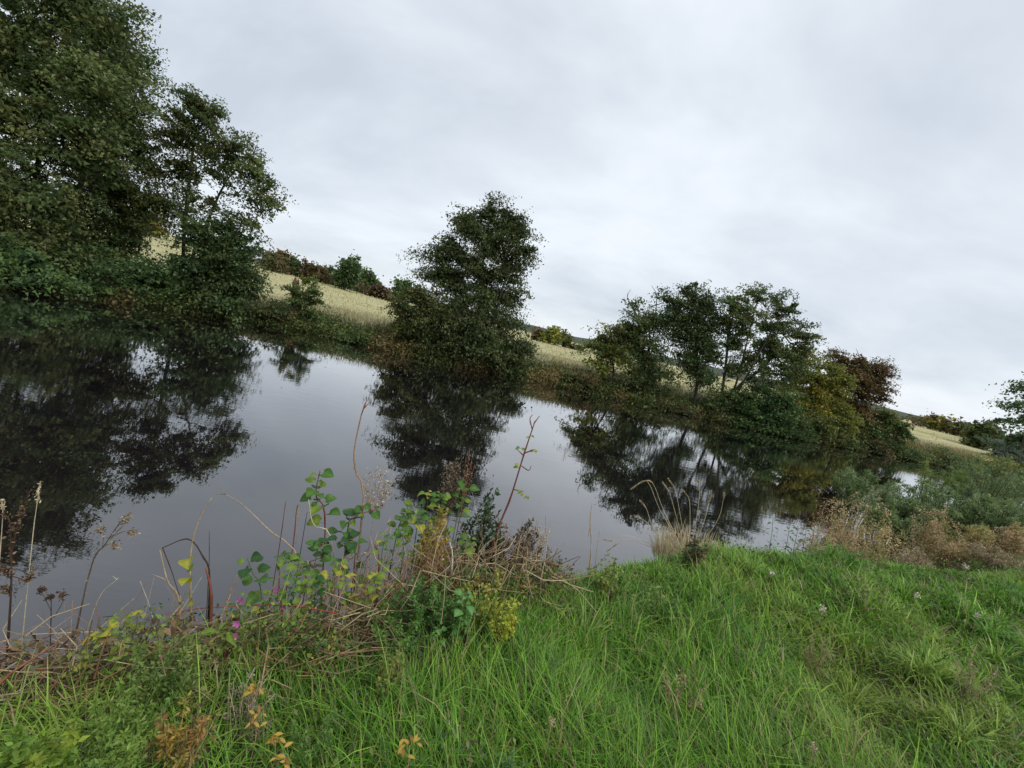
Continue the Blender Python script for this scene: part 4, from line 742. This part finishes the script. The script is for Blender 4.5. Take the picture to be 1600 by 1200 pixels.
# weeds on the crest and across the grass at the right
herb('crest_weed', 'dark leafy dock at the crest of the grass right of the dry grass tuft', 'weed', 1092, 3.75, 835, .12, 18, 45, .03, .4, [(.05, .09, .03), (.09, .11, .04), (.14, .10, .05)], DKB, FH, start=.2)
herb('crest_weed', 'yellow green bramble shoots at the crest right of the tan stem pair', 'weed', 958, 3.0, 868, .16, 16, 30, .026, .6, [(.20, .27, .06), (.14, .2, .05), (.27, .27, .07)], GRN, FH)
herb('crest_weed', 'pale green leafy shoots in the grass below the dry grass tuft', 'weed', 1035, 3.1, 905, .2, 18, 30, .026, .55, [(.17, .25, .06), (.12, .2, .05)], GRN, FH)
for i, (px, pyt, Y, lab) in enumerate([(1205, 805, 4.6, 'thin willowherb spike at the crest, leftmost of five'), (1231, 818, 4.6, 'short leafy willowherb with broad tip, second of five'), (1244, 822, 4.7, 'low leafy willowherb at the crest, middle of five'), (1258, 808, 4.8, 'thin dark willowherb spike, fourth of five'), (1270, 812, 4.8, 'thin willowherb spike at the crest, rightmost of five')]):
    b = atY(px, 855, Y); leafy_stem('willowherb', lab, 'willowherb', [(px - 2, 862), (px, 840), (px + 3, pyt)], Y, 16, .06, 'lance', [LG, LD, (.12, .12, .05)], DKB, .003, 'willowherb spikes at the crest')
GS = 'dried flower heads in the grass'
for px, py, lab in [(1206, 895, 'white downy thistle head near the crest of the grass'), (1432, 930, 'white downy head in the grass toward the right'), (1286, 950, 'pale seed head in the middle right of the grass'), (1527, 962, 'whitish flower head near the right edge of the grass'), (1510, 885, 'white flower head at the upper right of the grass'), (862, 1128, 'small pinkish clover head near the bottom middle'), (1272, 1168, 'tan plantain head at the bottom right')]:
    p = hit_h(px, py, .27); b = ground(p[0], p[1]); root = thing('seed_head_plant', lab, 'seed head', b, GS); tp = p; stem(root, [b, (b + tp) / 2 + [.008, 0, 0], tp], .0018, .0012, TAN, n=6)
    seeds(root, [tp], 60, .008 * p[1] / 2.6 + .003, [(.62, .58, .5), (.5, .44, .36)] if 'pink' not in lab and 'tan' not in lab else [(.45, .3, .25), (.36, .26, .18)], .006 + .001 * p[1])
for i, (px, py, lab) in enumerate([(1080, 1040, 'brown sorrel seed stalk patch low in the middle right grass'), (1290, 1000, 'brown seed stalk patch right of the sorrel'), (1540, 1030, 'brownish weed patch near the right edge')]):
    herb('sorrel_patch', lab, 'weed', px, 2, py - 5, .12, 12, 30, .014, .5, [(.26, .2, .11), (.34, .25, .15), (.13, .19, .05)], TAN, 'weed patches in the right hand grass', start=.3)

# --- dry grass tuft with nodding plumes at the crest
b = ground(*atY(1084, 850, 4.0)[:2]); root = thing('dry_grass_tuft', 'straw coloured grass tuft with nodding plumes at the crest', 'grass tuft', b)
n = 900; a = rng.uniform(0, 6.28, n); rr = np.sqrt(rng.random(n)) * .34
P = b + np.stack([np.cos(a) * rr, np.sin(a) * rr * .7, 0 * a - .02], 1)
V, Q, cc = blades(P, rng.uniform(.10, .36, n), rng.uniform(.003, .007, n), a + rng.normal(0, .7, n), rng.uniform(0, .35, n), rng.uniform(.1, 1.4, n), palette(STRAW + [(.58, .46, .32), (.48, .34, .21), (.32, .32, .13)], n), 4)
part('blades', V, Q, None, cc, M['grass'], root)
for l in [[(1050, 850), (1042, 815), (1030, 795), (1012, 752), (995, 758), (985, 765)], [(1055, 850), (1038, 800), (1020, 755), (1004, 752)], [(1060, 850), (1052, 790), (1045, 768), (1035, 753)], [(1068, 850), (1062, 800), (1055, 765), (1044, 748)], [(1075, 850), (1078, 790), (1070, 770), (1065, 766)], [(1088, 850), (1090, 800), (1093, 755), (1085, 751)], [(1080, 850), (1100, 815), (1108, 785), (1112, 772)], [(1100, 850), (1120, 815), (1130, 780), (1132, 770)], [(1050, 855), (1025, 830), (1010, 795), (1000, 782)], [(1045, 855), (1020, 825), (1005, 812), (992, 806)], [(1040, 860), (990, 845), (965, 850), (948, 862)], [(1040, 860), (985, 838), (958, 845), (942, 843)]]:
    P = stem(root, [b] + [atY(x_, y_, 4.0) for x_, y_ in l[1:]], .0028, .0012, STRAW, 'stalk', 14); sk = root.children[-1]
    kk = spline(P[-5:], 30); m_ = 70; C_ = kk[rng.integers(0, 30, m_)] + rng.normal(0, .003, (m_, 3)); d = unit(np.tile(P[-1] - P[-3], (m_, 1)) + rng.normal(0, .02, (m_, 3)))
    V, Q = diamonds(C_, d, rng.normal(size=(m_, 3)), np.full(m_, .022), np.full(m_, .0045)); part('plume', V, Q, None, np.repeat(palette(STRAW + TAN, m_), 4, 0), M['dry'], sk)

# --- right: brown dead docks, willow scrub
DB = 'brown dead weeds at the right of the crest'
for px, pyt, Y, rad, pal, lab in [(1322, 785, 6.2, .30, 0, 'broad rusty brown dead weed beside the open water'), (1345, 768, 6.9, .17, 0, 'taller pinkish brown dead weed behind the broad rusty one'), (1398, 784, 6.5, .20, 1, 'brown and green dead weed with leaning top, second clump'), (1474, 787, 7.0, .16, 0, 'upright brown plume of dead weed in front of the willows'), (1503, 838, 6.5, .2, 0, 'low brown dead weed right of the upright plume'), (1540, 815, 7.2, .18, 1, 'greenish brown dead weed leaning right'), (1595, 818, 7.0, .18, 0, 'brown dead weed cut by the right edge'), (1440, 858, 6.0, .3, 2, 'low pinkish dead weeds at the foot of the willows'), (1570, 860, 6.2, .4, 2, 'low tan and white weeds along the crest at the right')]:
    pl = [[(.52, .38, .21), (.62, .48, .30), (.36, .27, .13), (.28, .27, .09)], [(.42, .36, .12), (.54, .42, .19), (.24, .29, .08), (.56, .43, .24)], [(.34, .25, .16), (.44, .34, .24), (.20, .2, .08)]][pal]
    herb('dead_weed', lab, 'dead weed', px, Y, pyt, rad, 60, 120, .026, .5, pl, TAN, DB, start=.12, r0=.003, jit=.12, wob=.2)
def willow(label, px, Y, pyt, rad, ns, pal, seed):
    r = np.random.default_rng(seed); top = atY(px, pyt, Y); b = ground(top[0], Y); b[2] = max(b[2], -.1); h = max(.5, top[2] - b[2]); root = thing('willow_bush', label, 'willow', b, 'willow scrub at the right'); lines = []; C_ = []; A_ = []; ci = []
    for i in range(ns):
        az = r.uniform(0, 6.28); q = rad * math.sqrt(r.random()); s0 = b + [q * .45 * math.cos(az), q * .35 * math.sin(az), -.05]; e = b + [q * 1.1 * math.cos(az) + .12 * h, q * .9 * math.sin(az), h * r.uniform(.55, 1.0)]
        P = spline([s0, s0 + (e - s0) * .55 + [0, 0, .12 * h], e, e + [.12 * math.cos(az) + .06, .1 * math.sin(az), -.02]], 12); lines.append((P, .006))
        n = 75; t_ = .18 + .82 * r.random(n); f = t_ * 10.99; k = f.astype(int); p = P[k] + (P[k + 1] - P[k]) * (f - k)[:, None]; ax_ = unit(P[k + 1] - P[k]); d = unit(ax_ * .5 + r.normal(0, .6, (n, 3)) + [.15, 0, -.1])
        C_.append(p + d * .05); A_.append(d); ci += [i] * n
    tubes_part('stem', lines, root, DKB + GRN, 4); C_ = np.concatenate(C_); n = len(C_); L = r.uniform(.055, .11, n)
    V, Q = diamonds(C_, np.concatenate(A_), r.normal(0, .6, (n, 3)) + [0, -.1, .8], L, L * .2)
    c = palette(pal, ns, r)[np.array(ci)] * r.uniform(.75, 1.35, (n, 1)); sil = r.random(n) < .12; c[sil] = c[sil] * .5 + np.array([.17, .22, .13])
    part('foliage', V, Q, None, np.repeat(c, 4, 0), M['willow'], root)
WG = [(.18, .25, .09), (.24, .31, .13), (.13, .20, .065)]
for k, a in enumerate([('willow bush nearest the open water, left end of the willow scrub', 1358, 9.6, 742, .68, 80, WG + [(.10, .16, .045)]), ('grey green willow behind the upright brown plume', 1440, 8.8, 784, .8, 100, WG), ('willow bush with lower crown in the middle of the scrub', 1505, 8.6, 772, .85, 110, WG), ('dense dark willow at the right edge of the photo', 1580, 8.4, 780, .9, 120, WG + [(.04, .07, .03)]),
    ('willow further back with long silvery shoots at the right edge', 1560, 12.5, 735, 1.1, 110, WG + [(.09, .14, .07)]), ('pale yellow green willow shoots between water and far bank', 1470, 12.5, 726, .55, 50, [(.16, .24, .05), (.12, .2, .05), (.22, .27, .06)]), ('yellowing willow on the right edge behind the scrub', 1555, 15.5, 715, 1.2, 90, WG + [(.22, .2, .05), (.15, .16, .05)]), ('low willow in front of the water gleam, between brown weeds', 1400, 8.6, 790, .6, 70, WG)]): willow(*a, 400 + k)
build_tree('riverside_bush', 'dark bush on the far bank behind the pale willow shoots', 'bush', [(1460, 735), (1460, 715), (1462, 705)], 26.5, [(1440, 712, 26, 12), (1475, 715, 26, 12), (1505, 725, 26, 14), (1460, 728, 40, 10)], OLIVE + BUSHY + DARK, seed=31, dens=7, sig=.22, lsize=.11, group='bushes along the far bank')
build_tree('riverside_bush', 'yellow flecked bush at the right end of the far bank', 'bush', [(1560, 745), (1558, 735), (1556, 725)], 24.0, [(1545, 728, 30, 12), (1585, 735, 34, 14), (1560, 745, 40, 12), (1610, 745, 30, 20)], OLIVE + YELG + DARK, seed=32, dens=7, sig=.22, lsize=.11, group='bushes along the far bank')
build_tree('silver_willow', 'silvery leaning willow sapling in front of the dark scrub at the right', 'willow', [(1590, 735), (1570, 710), (1550, 690)], 21.0, [(1548, 688, 20, 6, 0, .6), (1575, 700, 16, 10, 0, .6), (1560, 710, 22, 8), (1585, 715, 16, 12)], [(.12, .16, .11), (.17, .2, .16), (.08, .12, .06)], seed=33, dens=10, sig=.16, lsize=.11, lw=.28, r_tip=.004)
# low weeds woven through the grass (uncountable)
n = 1500; x = rng.uniform(-1.6, 9, n); y = rng.uniform(.7, 6.6, n); kz = fnoise(x * 1.1 + 40, y * 1.1)
kp = (y < yn(x) + .3) & (kz > .5) & in_view(x, y, terrain(x, y), 100, 120); x, y = x[kp], y[kp]; n = len(x); z = terrain(x, y); pc = 26; idx = np.repeat(np.arange(n), pc)
C_ = np.stack([x, y, z + .09], 1)[idx] + rng.normal(0, 1, (n * pc, 3)) * [.05, .05, .05]; L = rng.uniform(.012, .032, n * pc)
V, Q = diamonds(C_, rng.normal(size=(n * pc, 3)) + [0, 0, .2], rng.normal(0, .5, (n * pc, 3)) + [0, -.2, .8], L, L * rng.uniform(.4, .7, n * pc))
c = palette([(.08, .16, .04), (.12, .2, .05), (.17, .2, .06), (.13, .10, .05), (.05, .10, .03)], n)[idx] * rng.uniform(.75, 1.25, (n * pc, 1))
tag(part('grass_weeds', V, Q, None, np.repeat(c, 4, 0), M['herb']), 'small leafy weeds scattered through the grass', 'weeds', kind='stuff')
n = 60000; x = rng.uniform(-3.2, 10, n); y = rng.uniform(.35, 7.2, n)
dn = y - yn(x); z = terrain(x, y)
dist = np.hypot(x, y); keep = (dn < .25 + .5 * rng.random(n) + 1.2 * (x > 6)) & in_view(x, y, z) & (rng.random(n) < np.clip(2.4 / dist, .42, 1) )
left = (x < -.2) & (dn > -.25) & (rng.random(n) < .75)          # the left edge is brash, not grass
keep &= ~left & (rng.random(n) < .62 + 1.0 * sst((fnoise(x * 2.6 + 3, y * 2.6 + 8) - .33) / .25))
for cx_, cy_, cr_ in CLEAR: keep &= ~((np.hypot(x - cx_, y - cy_) < cr_) & (rng.random(n) < .6))
x, y, z, dn = x[keep], y[keep], z[keep], dn[keep]; nc_ = len(x)
dist = np.hypot(x, y)
bpc = rng.integers(8, 22, nc_); idx = np.repeat(np.arange(nc_), bpc); nb_ = len(idx)
hue = fnoise(x * .9 + 3, y * .9 + 5); lenf = .35 + 1.3 * fnoise(x * 1.9, y * 1.9 + 20)
wind = 6.28 * fnoise(x * .35 + 11, y * .35) + rng.normal(0, .6, nc_)
cbase = palette([(.100, .255, .022), (.150, .320, .030), (.215, .370, .045), (.048, .145, .020)], nc_) * (1 - .45 * sst((hue - .52) / .2))[:, None] + np.array([(.31, .37, .08)]) * (.45 * sst((hue - .52) / .2))[:, None]
Pb = np.stack([x, y, z], 1)[idx]; sp_ = rng.normal(0, .055, (nb_, 2)); Pb[:, :2] += sp_; Pb[:, 2] = terrain(Pb[:, 0], Pb[:, 1]) - .01
edge = np.where(x < 1.0, .42 + .58 * sst((-dn - .02) / .45), .62 + .38 * sst((-dn) / .8))
L = rng.uniform(.08, .25, nb_) * lenf[idx] * np.clip(1.15 - .08 * dist[idx], .6, 1) * edge[idx]; Lw = rng.random(nb_) < .12; L[Lw] *= 1.6
azc = np.where(rng.random(nb_) < .45, wind[idx] + rng.normal(0, .5, nb_), np.arctan2(sp_[:, 1], sp_[:, 0]))
cb_ = cbase[idx] * rng.uniform(.75, 1.3, (nb_, 1)); dry = rng.random(nb_) < .11; cb_[dry] = palette([(.30, .24, .12), (.36, .30, .16), (.2, .16, .08)], dry.sum())
cb_[rng.random(nb_) < .18] *= np.array([.6, .62, .7])
ct_ = cb_ * np.array([1.15, 1.1, 1.1])
nt_ = 420; tx = rng.uniform(-1.8, 7, nt_); ty = rng.uniform(.6, 5.2, nt_); kt = (ty < yn(tx) - .12); tx, ty = tx[kt], ty[kt]
for cx_, cy_, cr_ in CLEAR: kk_ = np.hypot(tx - cx_, ty - cy_) > cr_ + .05; tx, ty = tx[kk_], ty[kk_]
nt_ = len(tx); tb = 58; ti = np.repeat(np.arange(nt_), tb); ta = rng.uniform(0, 6.28, nt_ * tb); trr = rng.random(nt_ * tb) * .06
P2 = np.stack([tx[ti] + np.cos(ta) * trr, ty[ti] + np.sin(ta) * trr, 0 * ta], 1); P2[:, 2] = terrain(P2[:, 0], P2[:, 1]) - .01
td = palette([(.055, .17, .022), (.09, .25, .026), (.20, .36, .05), (.27, .36, .08)], nt_)[ti] * rng.uniform(.7, 1.25, (nt_ * tb, 1))
Pb = np.concatenate([Pb, P2]); tl = rng.uniform(.16, .36, nt_)[ti] * rng.uniform(.6, 1.1, nt_ * tb) * np.clip(1.1 - .07 * np.hypot(tx, ty)[ti], .6, 1); L = np.concatenate([L, tl]); azc = np.concatenate([azc, ta + rng.normal(0, .4, nt_ * tb)])
cb_ = np.concatenate([cb_, td]); ct_ = np.concatenate([ct_, td * 1.15]); dist = np.concatenate([dist, np.hypot(tx, ty)]); idx = np.concatenate([idx, ti + nc_]); nb_ = len(Pb)
V, Q, cc = blades(Pb, L, rng.uniform(.0026, .0068, nb_) * np.clip(dist[idx] / 2.6, .8, 1.9), azc, rng.uniform(.05, .75, nb_), rng.uniform(.3, 2.5, nb_), cb_, 3, ct_)
tag(part('grass', V, Q, None, cc, M['grass']), 'lush long green grass covering the near bank', 'grass', kind='stuff')
print('blades', nb_)
print('tris', sum(sum(len(p.vertices) - 2 for p in o.data.polygons) if len(o.data.polygons) < 1 else len(o.data.loops) - 2 * len(o.data.polygons) for o in COL.objects if o.type == 'MESH'))
